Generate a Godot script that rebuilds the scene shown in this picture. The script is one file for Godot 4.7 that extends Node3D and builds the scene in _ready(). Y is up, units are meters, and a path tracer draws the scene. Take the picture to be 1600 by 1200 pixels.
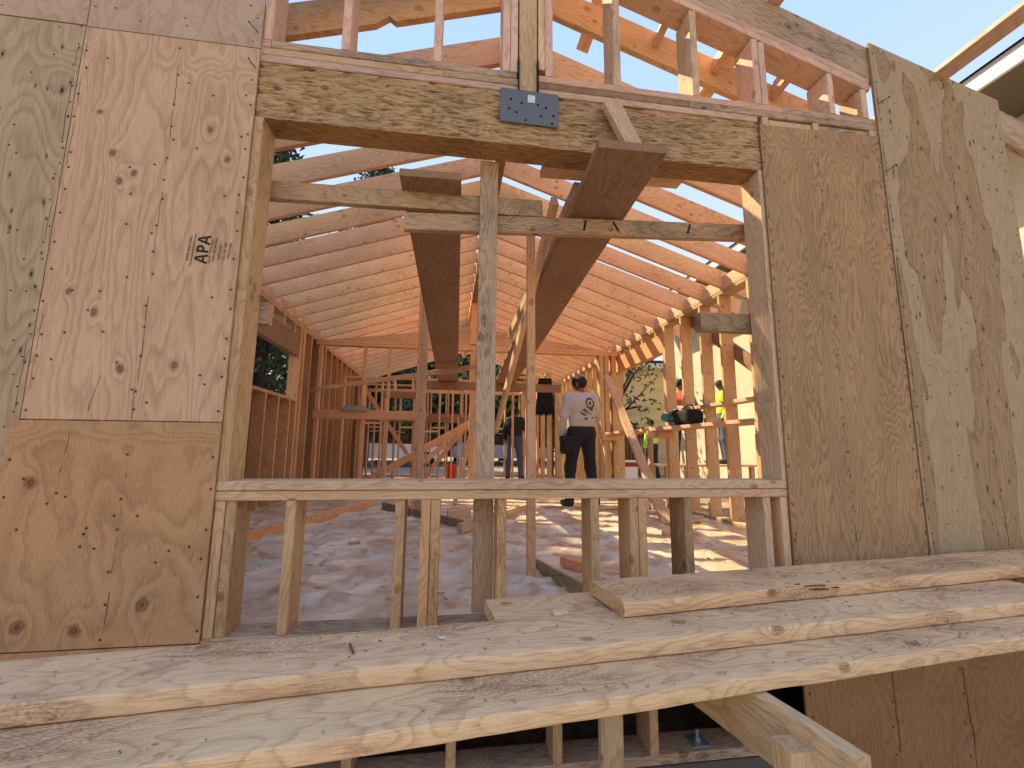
extends Node3D
# A timber-framed building under construction, seen through the rough window opening in its gable wall.
# Units metres, floor top y = 0, gable wall framing face z = -1.9, building runs towards -z.

const W := -1.9
const WB := -2.04
const XL := -2.1
const XR := 2.87
const RIDGE := 0.375
const SL := 0.333
const SUN := Vector3(1.0, -1.42, 0.97)
var rng := RandomNumberGenerator.new()
var M := {}
var used := {}

func _ready() -> void:
	rng.seed = 4711
	camera_and_light()
	make_materials()
	ground_and_floor()
	front_wall()
	roof_frame()
	left_wall()
	right_wall()
	partitions()
	scaffold()
	foreground()
	floor_things()
	neighbours()
	people()
	small_things()

# ------------------------------------------------------------------ camera, sky, sun
func camera_and_light() -> void:
	var cam := Camera3D.new()
	cam.name = "camera"
	cam.fov = 82.14
	cam.near = 0.05
	cam.far = 400.0
	cam.position = Vector3(0, 0.75, 0)
	cam.rotation_degrees = Vector3(8.29, -8.16, 0.52)
	add_child(cam)
	cam.current = true
	var e := Environment.new()
	e.background_mode = Environment.BG_SKY
	var sm := ProceduralSkyMaterial.new()
	sm.sky_top_color = Color(0.555, 0.68, 0.89)
	sm.sky_horizon_color = Color(0.86, 0.85, 0.82)
	sm.sky_curve = 0.3
	sm.sky_energy_multiplier = 1.0
	sm.ground_bottom_color = Color(0.42, 0.37, 0.31)
	sm.ground_horizon_color = Color(0.75, 0.74, 0.72)
	var sky := Sky.new()
	sky.sky_material = sm
	e.sky = sky
	e.tonemap_mode = Environment.TONE_MAPPER_LINEAR
	e.tonemap_exposure = EXPOSURE
	e.sdfgi_enabled = true
	e.ssao_enabled = true
	e.ssil_enabled = true
	var we := WorldEnvironment.new()
	we.name = "world_environment"
	we.environment = e
	add_child(we)
	var sun := DirectionalLight3D.new()
	sun.name = "sun"
	sun.light_color = Color(1.0, 0.91, 0.76)
	sun.light_energy = 1.6
	sun.light_angular_distance = 0.5
	sun.shadow_enabled = true
	add_child(sun)
	sun.look_at_from_position(Vector3.ZERO, SUN, Vector3.UP)

const EXPOSURE := 1.74

# ------------------------------------------------------------------ naming and tagging
func numbered(parent: Node, called: String) -> String:
	var key := str(parent.get_instance_id()) + called
	var n: int = used.get(key, 0)
	used[key] = n + 1
	return called if n == 0 else "%s_%03d" % [called, n]

func put(parent: Node, o: Node3D, called: String) -> Node3D:
	o.name = numbered(parent, called)
	parent.add_child(o, true)
	return o

func tag(o: Node, label: String, category: String, group := "") -> Node:
	o.set_meta("label", label)
	o.set_meta("category", category)
	if group != "":
		o.set_meta("group", group)
	return o

func thing(called: String, label: String, category: String, at := Vector3.ZERO, group := "") -> Node3D:
	var o := Node3D.new()
	o.position = at
	put(self, o, called)
	tag(o, label, category, group)
	return o

func mesh_node(parent: Node, called: String, mesh: Mesh, mat: Material) -> MeshInstance3D:
	var o := MeshInstance3D.new()
	o.mesh = wound(mesh)
	o.material_override = mat
	put(parent, o, called)
	return o

# turns every triangle so that its front (clockwise) agrees with its normals
func wound(mesh: Mesh) -> Mesh:
	if not mesh is ArrayMesh:
		return mesh
	var out := ArrayMesh.new()
	for s in mesh.get_surface_count():
		var a: Array = mesh.surface_get_arrays(s)
		var p: PackedVector3Array = a[Mesh.ARRAY_VERTEX]
		var n: PackedVector3Array = a[Mesh.ARRAY_NORMAL]
		var ix := PackedInt32Array()
		if a[Mesh.ARRAY_INDEX] != null:
			ix = a[Mesh.ARRAY_INDEX]
		else:
			ix = PackedInt32Array(range(p.size()))
			for t in range(0, ix.size(), 3):
				var g := (p[t + 2] - p[t]).cross(p[t + 1] - p[t])
				if g.dot(n[t] + n[t + 1] + n[t + 2]) < 0.0:
					ix[t + 1] = t + 2
					ix[t + 2] = t + 1
		a[Mesh.ARRAY_INDEX] = ix
		out.add_surface_from_arrays(Mesh.PRIMITIVE_TRIANGLES, a)
	return out

func struct(o: Node) -> Node:
	o.set_meta("kind", "structure")
	return o

# ------------------------------------------------------------------ textures
func noise_bytes(sd: int, freq: float, w: int, h: int, ow: int, oh: int, oct := 3) -> PackedByteArray:
	var n := FastNoiseLite.new()
	n.seed = sd
	n.noise_type = FastNoiseLite.TYPE_SIMPLEX_SMOOTH
	n.frequency = freq
	n.fractal_octaves = oct
	var im := n.get_seamless_image(w, h)
	im.convert(Image.FORMAT_L8)
	if w != ow or h != oh:
		# enlarge four copies laid together and cut out the middle, so that the tile still meets itself
		var q := Image.create(w * 2, h * 2, false, Image.FORMAT_L8)
		for k in 4:
			q.blit_rect(im, Rect2i(0, 0, w, h), Vector2i((k % 2) * w, (k / 2) * h))
		q.resize(ow * 2, oh * 2, Image.INTERPOLATE_CUBIC)
		im = q.get_region(Rect2i(ow / 2, oh / 2, ow, oh))
	return im.get_data()

# lumber: grain along u. 2048 x 512 pixels cover 2.4 m x 0.6 m and tile both ways
func lumber_image(sd: int, light: Color, dark: Color, rings: float, knots: int, streak: float, grey: float, dirt := 0.0) -> Image:
	var w := 2048
	var h := 512
	var wa := noise_bytes(sd, 0.035, 64, 64, w, h)
	var wb := noise_bytes(sd + 1, 0.05, 256, 128, w, h)
	var fi := noise_bytes(sd + 2, 0.30, 96, 512, w, h, 2)
	var sp := noise_bytes(sd + 3, 0.022, 128, 64, w, h, 4)
	var gr := noise_bytes(sd + 4, 0.42, 512, 256, w, h, 2)
	var add := PackedFloat32Array()
	add.resize(w * h)
	var blot := PackedFloat32Array()
	blot.resize(w * h)
	var r := RandomNumberGenerator.new()
	r.seed = sd
	for k in knots:
		var kx := r.randi_range(0, w - 1)
		var ky := r.randi_range(0, h - 1)
		var kr := r.randf_range(6.0, 15.0)
		var rx := int(kr * 9.0)
		var ry := int(kr * 5.0)
		for dy in range(-ry, ry + 1):
			for dx in range(-rx, rx + 1):
				var fx := dx / (kr * 3.2)
				var fy := dy / (kr * 1.7)
				var g := exp(-(fx * fx + fy * fy))
				var i := posmod(ky + dy, h) * w + posmod(kx + dx, w)
				add[i] += 2.6 * g
				var q := Vector2(dx * 0.72, dy).length() / kr
				if q < 1.25:
					blot[i] = maxf(blot[i], clampf((1.25 - q) * 2.5, 0.0, 1.0) * (0.7 + 0.3 * sin(q * 14.0)))
	# short drying checks and pencil strokes along the grain
	for k in 90:
		var cx := r.randi_range(0, w - 1)
		var cy := r.randf_range(0, h - 1)
		var n := r.randi_range(12, 190)
		var deepness := r.randf_range(0.25, 0.8)
		for j in n:
			cy += r.randf_range(-0.22, 0.22)
			var i := posmod(int(cy), h) * w + posmod(cx + j, w)
			blot[i] = maxf(blot[i], deepness * sin(PI * j / n))
	var out := PackedByteArray()
	out.resize(w * h * 3)
	var lr := light.r * 255.0
	var lg := light.g * 255.0
	var lb := light.b * 255.0
	var cr := (dark.r - light.r) * 255.0
	var cg := (dark.g - light.g) * 255.0
	var cb := (dark.b - light.b) * 255.0
	for y in h:
		var base := rings * y / float(h)
		for x in w:
			var i := y * w + x
			var f := base + wa[i] * 0.027 + wb[i] * 0.0035 + add[i]
			f -= floorf(f)
			f = f * f * f if f < 0.86 else (1.0 - f) * 4.5
			var v := f * 0.62 + (fi[i] - 128) * 0.0028 * streak + (sp[i] - 128) * 0.0016 + blot[i] * 0.85 + (gr[i] - 128) * 0.0011
			if dirt > 0.0 and sp[i] > 146:
				v += dirt * clampf((sp[i] - 146) * 0.02, 0.0, 1.0) * clampf((gr[i] - 96) * 0.011, 0.0, 1.0)
			v = clampf(v, -0.12, 1.15)
			var gy := clampf((sp[i] - 120) * 0.006 + (fi[i] - 128) * 0.002, 0.0, 1.0) * grey
			var mr := lr + cr * v
			var mg := lg + cg * v
			var mb := lb + cb * v
			var l := (mr + mg + mb) * 0.32
			out[i * 3] = int(clampf(mr + (l - mr) * gy, 0, 255))
			out[i * 3 + 1] = int(clampf(mg + (l - mg) * gy, 0, 255))
			out[i * 3 + 2] = int(clampf(mb + (l * 0.86 - mb) * gy, 0, 255))
	return Image.create_from_data(w, h, false, Image.FORMAT_RGB8, out)

# rotary-cut plywood face, grain upright; nails and knots at metre positions from the sheet's lower left
func plywood_image(sd: int, wm: float, hm: float, o: Dictionary) -> Image:
	var w := 448
	var h := int(clampf(448.0 * hm / wm, 200, 1152))
	var px := w / wm
	var levels: float = o.get("levels", 7.0)
	var sx: int = o.get("sx", 40)
	var sy: int = o.get("sy", 26)
	var wa := noise_bytes(sd, 0.045, sx, sy, w, h, 3)
	var wb := noise_bytes(sd + 1, 0.06, 150, 90, w, h, 3)
	var fi := noise_bytes(sd + 2, 0.32, w, 60, w, h, 2)
	var pa := noise_bytes(sd + 3, o.get("patch_freq", 0.03), o.get("px", 90), o.get("py", 60), w, h, 4)
	var add := PackedFloat32Array()
	add.resize(w * h)
	var blot := PackedFloat32Array()
	blot.resize(w * h)
	var knot := PackedFloat32Array()
	knot.resize(w * h)
	var cr := RandomNumberGenerator.new()
	cr.seed = sd
	for k in o.get("knots", []):
		var kx := int(k[0] * px)
		var ky := int(h - k[1] * px)
		var kr: float = k[2] * px
		for dy in range(-int(kr * 11), int(kr * 11)):
			for dx in range(-int(kr * 6), int(kr * 6)):
				var X := kx + dx
				var Y := ky + dy
				if X < 0 or Y < 0 or X >= w or Y >= h:
					continue
				var fx := dx / (kr * 2.2)
				var fy := dy / (kr * 4.0)
				add[Y * w + X] += 1.6 * exp(-(fx * fx + fy * fy))
				var q := Vector2(dx, dy * 0.85).length() / kr
				q *= 1.0 + 0.10 * sin(atan2(dy, dx) * 2.0 + kr) + 0.06 * sin(atan2(dy, dx) * 5.0 + kr)
				if q < 1.5:
					knot[Y * w + X] = maxf(knot[Y * w + X], clampf((1.5 - q) * 0.9, 0, 0.8) * (0.75 + 0.25 * sin(q * 9 + kr)))
	for n in o.get("nails", []):
		var nx := int(n[0] * px)
		var ny := int(h - n[1] * px)
		var nr: float = (n[2] if n.size() > 2 else 0.0035) * px
		var rr := int(nr * 3) + 1
		for dy in range(-rr, rr + 1):
			for dx in range(-rr, rr + 1):
				var X := nx + dx
				var Y := ny + dy
				if X < 0 or Y < 0 or X >= w or Y >= h:
					continue
				var q := Vector2(dx, dy * (0.6 if n.size() > 2 else 1.0)).length() / nr
				var s := 0.95 if q < 0.7 else clampf((2.4 - q) * 0.2, 0, 1)
				blot[Y * w + X] = maxf(blot[Y * w + X], s)
	for c in o.get("cracks", []):
		var n: int = int(absf(c[3] - c[1]) * px)
		var left := 0
		var on := false
		var wander := 0.0
		var deepness := 1.0
		for k in n:
			if left <= 0:
				on = cr.randf() > c[5] * 0.5 + 0.5
				left = int(cr.randf_range(4, 70) if on else cr.randf_range(6, 60))
				deepness = cr.randf_range(0.45, 1.1)
			left -= 1
			wander = clampf(wander + cr.randf_range(-0.35, 0.35), -3.0, 3.0)
			var t := k / float(n)
			var X := int(lerpf(c[0], c[2], t) * px + wander)
			var Y := int(h - lerpf(c[1], c[3], t) * px)
			if on and X >= 0 and X + 1 < w and Y >= 0 and Y < h:
				blot[Y * w + X] = deepness
				blot[Y * w + X + 1] = maxf(blot[Y * w + X + 1], deepness * minf(0.9, 0.35 * c[4] + 0.15))
			elif X >= 0 and X < w and Y >= 0 and Y < h:
				blot[Y * w + X] = maxf(blot[Y * w + X], 0.16)
	var out := PackedByteArray()
	out.resize(w * h * 3)
	var light: Color = o.light
	var dark: Color = o.dark
	var deep := Color(0.10, 0.075, 0.06)
	var brown := Color(0.34, 0.21, 0.13)
	var alt: Color = o.get("alt", light)
	var thr: float = o.get("thr", 2.0)
	var contrast: float = o.get("contrast", 0.5)
	var fine: float = o.get("fine", 0.0)
	for y in h:
		for x in w:
			var i := y * w + x
			var f := (wa[i] / 255.0) * levels + wb[i] * 0.002 + add[i] + fine * wb[i] / 255.0
			f -= floorf(f)
			f = f * f if f < 0.8 else (1.0 - f) * 3.2
			var p := pa[i] / 255.0
			var v := f * contrast + (fi[i] - 128) * 0.0022 + (p - 0.5) * 0.25
			v = clampf(v, -0.1, 1.0)
			var c := light
			if p > thr:
				c = alt
				v *= 0.45
			elif p > thr - 0.025:
				v += 0.16
			c = c.lerp(dark, v)
			c = c.lerp(brown, knot[i])
			c = c.lerp(deep, clampf(blot[i], 0, 1) * 0.88)
			out[i * 3] = int(clampf(c.r * 255, 0, 255))
			out[i * 3 + 1] = int(clampf(c.g * 255, 0, 255))
			out[i * 3 + 2] = int(clampf(c.b * 255, 0, 255))
	return Image.create_from_data(w, h, false, Image.FORMAT_RGB8, out)

func mottle_image(sd: int, a: Color, b: Color, c: Color, f1: float, f2: float, s := 512) -> Image:
	var n1 := noise_bytes(sd, f1, s, s, s, s, 5)
	var n2 := noise_bytes(sd + 1, f2, s, s, s, s, 3)
	var out := PackedByteArray()
	out.resize(s * s * 3)
	for i in s * s:
		var k := a.lerp(b, clampf((n1[i] - 70) / 115.0, 0, 1)).lerp(c, clampf((n2[i] - 150) / 50.0, 0, 1) * 0.7)
		out[i * 3] = int(k.r * 255)
		out[i * 3 + 1] = int(k.g * 255)
		out[i * 3 + 2] = int(k.b * 255)
	return Image.create_from_data(s, s, false, Image.FORMAT_RGB8, out)

func relief(im: Image, strength: float) -> ImageTexture:
	var g: Image = im.duplicate()
	g.bump_map_to_normal_map(strength)
	return ImageTexture.create_from_image(g)

func tex_mat(im: Image, rough: float, bump := 0.0, spec := 0.35) -> StandardMaterial3D:
	var m := StandardMaterial3D.new()
	m.albedo_texture = ImageTexture.create_from_image(im)
	m.roughness = rough
	m.metallic_specular = spec
	m.vertex_color_use_as_albedo = true
	if bump > 0.0:
		m.normal_enabled = true
		m.normal_texture = relief(im, bump)
	return m

func plain(c: Color, rough := 0.7, metal := 0.0) -> StandardMaterial3D:
	var m := StandardMaterial3D.new()
	m.albedo_color = c
	m.roughness = rough
	m.metallic = metal
	return m

func painted() -> StandardMaterial3D:
	var m := StandardMaterial3D.new()
	m.vertex_color_use_as_albedo = true
	m.roughness = 0.85
	return m

func make_materials() -> void:
	M.fir = tex_mat(lumber_image(11, Color(0.91, 0.735, 0.56), Color(0.68, 0.49, 0.35), 17, 16, 1.0, 0.0), 0.72, 1.2)
	M.stud = tex_mat(lumber_image(23, Color(0.83, 0.70, 0.55), Color(0.60, 0.45, 0.32), 15, 22, 1.0, 0.05), 0.75, 1.2)
	M.pink = tex_mat(lumber_image(37, Color(0.87, 0.71, 0.59), Color(0.67, 0.49, 0.38), 13, 9, 1.1, 0.2), 0.75, 1.2)
	M.grey = tex_mat(lumber_image(41, Color(0.73, 0.61, 0.48), Color(0.45, 0.34, 0.25), 18, 14, 1.6, 0.35, 0.4), 0.85, 2.0)
	M.plank = tex_mat(lumber_image(59, Color(0.90, 0.745, 0.565), Color(0.64, 0.46, 0.325), 10, 10, 1.2, 0.12, 0.45), 0.8, 2.0)
	M.brown = tex_mat(lumber_image(67, Color(0.60, 0.46, 0.35), Color(0.42, 0.30, 0.22), 14, 8, 1.1, 0.0), 0.8, 1.2)
	M.beam = tex_mat(lumber_image(71, Color(0.72, 0.585, 0.42), Color(0.42, 0.31, 0.20), 9, 6, 2.0, 0.3), 0.9, 3.0)
	M.steel = plain(Color(0.39, 0.395, 0.40), 0.55, 0.15)
	M.dark_steel = plain(Color(0.09, 0.09, 0.10), 0.5, 0.6)
	M.nail = plain(Color(0.16, 0.14, 0.13), 0.45, 0.7)
	M.galv = plain(Color(0.62, 0.65, 0.68), 0.4, 0.7)
	M.white = plain(Color(0.88, 0.88, 0.86), 0.6)
	M.black = plain(Color(0.05, 0.05, 0.055), 0.7)
	M.concrete = plain(Color(0.38, 0.35, 0.31), 0.95)
	M.rubber = plain(Color(0.05, 0.05, 0.05), 0.8)
	M.leaf_dark = plain(Color(0.10, 0.17, 0.09), 0.7)
	M.leaf = plain(Color(0.20, 0.30, 0.12), 0.7)
	M.bark = plain(Color(0.24, 0.18, 0.13), 0.95)
	M.paint = painted()

# ------------------------------------------------------------------ board geometry
# a chamfered stick of length l (x), width w (y) and thickness t (z) about its own middle, grain along x
func stick_mesh(l: float, w: float, t: float, tint: Color, ch := 0.003) -> ArrayMesh:
	var uo := rng.randf()
	var vo := rng.randf()
	var st := SurfaceTool.new()
	st.begin(Mesh.PRIMITIVE_TRIANGLES)
	var hw := w * 0.5
	var ht := t * 0.5
	var c := minf(ch, t * 0.25)
	var ring := [Vector2(-hw + c, ht), Vector2(hw - c, ht), Vector2(hw, ht - c), Vector2(hw, -ht + c), Vector2(hw - c, -ht), Vector2(-hw + c, -ht), Vector2(-hw, -ht + c), Vector2(-hw, ht - c)]
	var run := 0.0
	for i in 8:
		var a: Vector2 = ring[i]
		var b: Vector2 = ring[(i + 1) % 8]
		var d := a.distance_to(b)
		var n2 := Vector2(-(b - a).y, (b - a).x).normalized()
		if n2.dot((a + b) * 0.5) < 0.0:
			n2 = -n2
		var n := Vector3(0, n2.x, n2.y)
		var va := vo + run / 0.6
		var vb := vo + (run + d) / 0.6
		run += d
		var p := [Vector3(-l / 2, a.x, a.y), Vector3(l / 2, a.x, a.y), Vector3(l / 2, b.x, b.y), Vector3(-l / 2, b.x, b.y)]
		var uv := [Vector2(uo, va), Vector2(uo + l / 2.4, va), Vector2(uo + l / 2.4, vb), Vector2(uo, vb)]
		for k in [0, 1, 2, 0, 2, 3]:
			st.set_color(tint)
			st.set_normal(n)
			st.set_uv(uv[k])
			st.add_vertex(p[k])
	for s: float in [-1.0, 1.0]:
		for i in range(1, 7):
			for k in [0, i, i + 1]:
				st.set_color(tint * Color(0.92, 0.9, 0.86))
				st.set_normal(Vector3(s, 0, 0))
				st.set_uv(Vector2(uo + ring[k].y / 0.5, vo + ring[k].x / 0.5 + ring[k].y * 2.0))
				st.add_vertex(Vector3(s * l / 2, ring[k].x, ring[k].y))
	return st.commit()

func shade() -> Color:
	var b := rng.randf_range(0.84, 1.08)
	return Color(b * rng.randf_range(0.97, 1.03), b * rng.randf_range(0.95, 1.02), b * rng.randf_range(0.92, 1.03))

# stick from a to b; "wide" is the direction of its width w
func stick(parent: Node, called: String, a: Vector3, b: Vector3, w: float, t: float, wide: Vector3, mat: Material, tint := Color(-1, 0, 0)) -> MeshInstance3D:
	var x := (b - a).normalized()
	var y := (wide - x * wide.dot(x)).normalized()
	var z := x.cross(y)
	var c := tint if tint.r >= 0.0 else shade()
	var o := mesh_node(parent, called, stick_mesh(a.distance_to(b), w, t, c), mat)
	o.transform = Transform3D(Basis(x, y, z), (a + b) * 0.5)
	return o

# upright stick filling the box x0..x1, y0..y1, z0..z1
func upright(parent: Node, called: String, x0: float, x1: float, y0: float, y1: float, z0: float, z1: float, mat: Material, tint := Color(-1, 0, 0)) -> MeshInstance3D:
	var cx := (x0 + x1) / 2
	var cz := (z0 + z1) / 2
	if absf(x1 - x0) > absf(z1 - z0):
		return stick(parent, called, Vector3(cx, y0, cz), Vector3(cx, y1, cz), absf(x1 - x0), absf(z1 - z0), Vector3.RIGHT, mat, tint)
	return stick(parent, called, Vector3(cx, y0, cz), Vector3(cx, y1, cz), absf(z1 - z0), absf(x1 - x0), Vector3.BACK, mat, tint)

# level stick along x, and along z
func along_x(parent: Node, called: String, x0: float, x1: float, y0: float, y1: float, z0: float, z1: float, mat: Material, tint := Color(-1, 0, 0)) -> MeshInstance3D:
	var cy := (y0 + y1) / 2
	var cz := (z0 + z1) / 2
	var a := Vector3(x0, cy, cz)
	var b := Vector3(x1, cy, cz)
	if absf(y1 - y0) > absf(z1 - z0):
		return stick(parent, called, a, b, absf(y1 - y0), absf(z1 - z0), Vector3.UP, mat, tint)
	return stick(parent, called, a, b, absf(z1 - z0), absf(y1 - y0), Vector3.BACK, mat, tint)

func along_z(parent: Node, called: String, z0: float, z1: float, x0: float, x1: float, y0: float, y1: float, mat: Material, tint := Color(-1, 0, 0)) -> MeshInstance3D:
	var cy := (y0 + y1) / 2
	var cx := (x0 + x1) / 2
	var a := Vector3(cx, cy, z0)
	var b := Vector3(cx, cy, z1)
	if absf(y1 - y0) > absf(x1 - x0):
		return stick(parent, called, a, b, absf(y1 - y0), absf(x1 - x0), Vector3.UP, mat, tint)
	return stick(parent, called, a, b, absf(x1 - x0), absf(y1 - y0), Vector3.RIGHT, mat, tint)

# a flat outline in x, y given thickness from z0 (back) to z1 (front)
func sheet(parent: Node, called: String, pts: PackedVector2Array, z0: float, z1: float, mat: Material, uv_metres := false, tint := Color.WHITE) -> MeshInstance3D:
	var lo := pts[0]
	var hi := pts[0]
	for p in pts:
		lo = lo.min(p)
		hi = hi.max(p)
	var off := Vector2(rng.randf(), rng.randf())
	var uvf := func(p: Vector2) -> Vector2:
		if uv_metres:
			return Vector2(p.x / 2.4, -p.y / 0.6) + off
		return Vector2((p.x - lo.x) / (hi.x - lo.x), 1.0 - (p.y - lo.y) / (hi.y - lo.y))
	var st := SurfaceTool.new()
	st.begin(Mesh.PRIMITIVE_TRIANGLES)
	var tri := Geometry2D.triangulate_polygon(pts)
	for s in 2:
		for i in tri:
			st.set_color(tint)
			st.set_normal(Vector3(0, 0, 1 if s == 0 else -1))
			st.set_uv(uvf.call(pts[i]))
			st.add_vertex(Vector3(pts[i].x, pts[i].y, z1 if s == 0 else z0))
	var mid := (lo + hi) * 0.5
	for i in pts.size():
		var a := pts[i]
		var b := pts[(i + 1) % pts.size()]
		var n2 := Vector2((b - a).y, -(b - a).x).normalized()
		if not Geometry2D.is_point_in_polygon((a + b) * 0.5 - n2 * 0.002, pts):
			n2 = -n2
		var q := [Vector3(a.x, a.y, z1), Vector3(b.x, b.y, z1), Vector3(b.x, b.y, z0), Vector3(a.x, a.y, z0)]
		var uq := [uvf.call(a), uvf.call(b), uvf.call(b) + Vector2(0, 0.03), uvf.call(a) + Vector2(0, 0.03)]
		for k in [0, 1, 2, 0, 2, 3]:
			st.set_color(tint * Color(0.8, 0.75, 0.7))
			st.set_normal(Vector3(n2.x, n2.y, 0))
			st.set_uv(uq[k])
			st.add_vertex(q[k])
	return mesh_node(parent, called, st.commit(), mat)

func rect(x0: float, x1: float, y0: float, y1: float) -> PackedVector2Array:
	return PackedVector2Array([Vector2(x0, y0), Vector2(x1, y0), Vector2(x1, y1), Vector2(x0, y1)])

# a plain lidded box joined into a SurfaceTool
func add_box(st: SurfaceTool, xf: Transform3D, size: Vector3, col := Color.WHITE) -> void:
	var h := size * 0.5
	for ax in 3:
		for s: float in [-1.0, 1.0]:
			var n := Vector3.ZERO
			n[ax] = s
			var u := Vector3.ZERO
			u[(ax + 1) % 3] = h[(ax + 1) % 3]
			var v := Vector3.ZERO
			v[(ax + 2) % 3] = h[(ax + 2) % 3]
			var c: Vector3 = n * h[ax]
			var p := [c - u - v, c + u - v, c + u + v, c - u + v]
			for k in [0, 1, 2, 0, 2, 3]:
				st.set_color(col)
				st.set_normal((xf.basis * n).normalized())
				st.set_uv(Vector2(k % 2, k / 2))
				st.add_vertex(xf * p[k])

func box_node(parent: Node, called: String, center: Vector3, size: Vector3, mat: Material, basis := Basis.IDENTITY) -> MeshInstance3D:
	var st := SurfaceTool.new()
	st.begin(Mesh.PRIMITIVE_TRIANGLES)
	add_box(st, Transform3D.IDENTITY, size)
	var o := mesh_node(parent, called, st.commit(), mat)
	o.transform = Transform3D(basis, center)
	return o

# worn board with uneven faces and edges: grain along x
func worn_mesh(l: float, w: float, t: float, sd: int, amp: float, tint: Color, bow := 0.0) -> ArrayMesh:
	var n := FastNoiseLite.new()
	n.seed = sd
	n.frequency = 1.0
	n.fractal_octaves = 3
	var segs := int(clampf(l / 0.03, 8, 160))
	var ring: Array[Vector2] = []
	var hw := w / 2
	var ht := t / 2
	var e := minf(0.0035, t * 0.2)
	var wn := int(maxf(4, w / 0.03))
	for i in wn + 1:
		ring.append(Vector2(lerpf(-hw + e, hw - e, i / float(wn)), ht))
	ring.append(Vector2(hw - e * 0.3, ht - e * 0.3))
	for i in 3:
		ring.append(Vector2(hw, lerpf(ht - e, -ht + e, i / 2.0)))
	ring.append(Vector2(hw - e * 0.3, -ht + e * 0.3))
	for i in wn + 1:
		ring.append(Vector2(lerpf(hw - e, -hw + e, i / float(wn)), -ht))
	ring.append(Vector2(-hw + e * 0.3, -ht + e * 0.3))
	for i in 3:
		ring.append(Vector2(-hw, lerpf(-ht + e, ht - e, i / 2.0)))
	ring.append(Vector2(-hw + e * 0.3, ht - e * 0.3))
	var k := ring.size()
	var uo := rng.randf()
	var vo := rng.randf()
	var st := SurfaceTool.new()
	st.begin(Mesh.PRIMITIVE_TRIANGLES)
	var per := PackedFloat32Array([0.0])
	for i in k:
		per.append(per[i] + ring[i].distance_to(ring[(i + 1) % k]))
	for s in segs + 1:
		var x := lerpf(-l / 2, l / 2, s / float(segs))
		for i in k + 1:
			var p := ring[i % k]
			var out := p / maxf(p.length(), 0.001)
			var near_edge := absf(absf(p.x) - hw) < 0.012
			var d := n.get_noise_3d(x * 1.6, p.x * 14.0, p.y * 14.0) * amp * 0.6
			if near_edge:
				d += minf(0.0, n.get_noise_3d(x * 6.0 + 40.0, p.x * 5.0, p.y * 9.0) + 0.12) * amp * 1.1
			var q := Vector2(p.x + (out.x * d if absf(p.x) > hw - 0.012 else 0.0), p.y + signf(p.y) * d * 0.7)
			var endj := 0.0
			if s == 0 or s == segs:
				endj = n.get_noise_2d(p.x * 30.0, p.y * 30.0 + s) * amp * 1.5
			st.set_smooth_group(0)
			st.set_color(tint)
			st.set_uv(Vector2(uo + x / 2.4, vo + per[i] / 0.6))
			st.add_vertex(Vector3(x + endj, q.x, q.y + bow * (1.0 - 4.0 * x * x / (l * l))))
	for s in segs:
		for i in k:
			var a := s * (k + 1) + i
			var b := a + k + 1
			for v in [a, b, b + 1, a, b + 1, a + 1]:
				st.add_index(v)
	st.generate_normals()
	var am := st.commit()
	# ends
	var st2 := SurfaceTool.new()
	st2.begin(Mesh.PRIMITIVE_TRIANGLES)
	for s: float in [-1.0, 1.0]:
		for i in k:
			for p in [Vector2.ZERO, ring[i], ring[(i + 1) % k]]:
				st2.set_color(tint * Color(0.86, 0.84, 0.8))
				st2.set_normal(Vector3(s, 0, 0))
				st2.set_uv(Vector2(uo + p.y / 0.4, vo + p.x / 0.4 + p.y * 3.0))
				st2.add_vertex(Vector3(s * l / 2, p.x, p.y + bow * 0.0))
	st2.commit(am)
	return am

func worn(parent: Node, called: String, a: Vector3, b: Vector3, w: float, t: float, wide: Vector3, mat: Material, sd: int, amp := 0.003, tint := Color(-1, 0, 0)) -> MeshInstance3D:
	var x := (b - a).normalized()
	var y := (wide - x * wide.dot(x)).normalized()
	var c := tint if tint.r >= 0.0 else shade()
	var o := mesh_node(parent, called, worn_mesh(a.distance_to(b), w, t, sd, amp, c), mat)
	o.transform = Transform3D(Basis(x, y, x.cross(y)), (a + b) * 0.5)
	return o

func tube(st: SurfaceTool, a: Vector3, b: Vector3, ra: float, rb: float, n := 8, col := Color.WHITE) -> void:
	var x := (b - a).normalized()
	var y := x.cross(Vector3.UP if absf(x.y) < 0.9 else Vector3.RIGHT).normalized()
	var z := x.cross(y)
	for i in n:
		var d0 := y * cos(TAU * i / n) + z * sin(TAU * i / n)
		var d1 := y * cos(TAU * (i + 1) / n) + z * sin(TAU * (i + 1) / n)
		var q := [a + d0 * ra, b + d0 * rb, b + d1 * rb, a + d1 * ra]
		var nn := [d0, d0, d1, d1]
		for k in [0, 1, 2, 0, 2, 3]:
			st.set_color(col)
			st.set_uv(Vector2.ZERO)
			st.set_normal(nn[k])
			st.add_vertex(q[k])
		for k in 3:
			st.set_color(col)
			st.set_uv(Vector2.ZERO)
			st.set_normal(x)
			st.add_vertex([b, b + d0 * rb, b + d1 * rb][k])
		for k in 3:
			st.set_color(col)
			st.set_uv(Vector2.ZERO)
			st.set_normal(-x)
			st.add_vertex([a, a + d0 * ra, a + d1 * ra][k])

func begin() -> SurfaceTool:
	var st := SurfaceTool.new()
	st.begin(Mesh.PRIMITIVE_TRIANGLES)
	return st

# ------------------------------------------------------------------ ground, floor, plastic
func ground_height(x: float, z: float) -> float:
	var g := lerpf(-0.80, -0.07, smoothstep(-3.0, -13.0, z))
	return g + 0.03 * sin(x * 1.3 + z * 0.7) * smoothstep(2.0, 8.0, absf(x - 0.4))

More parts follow.
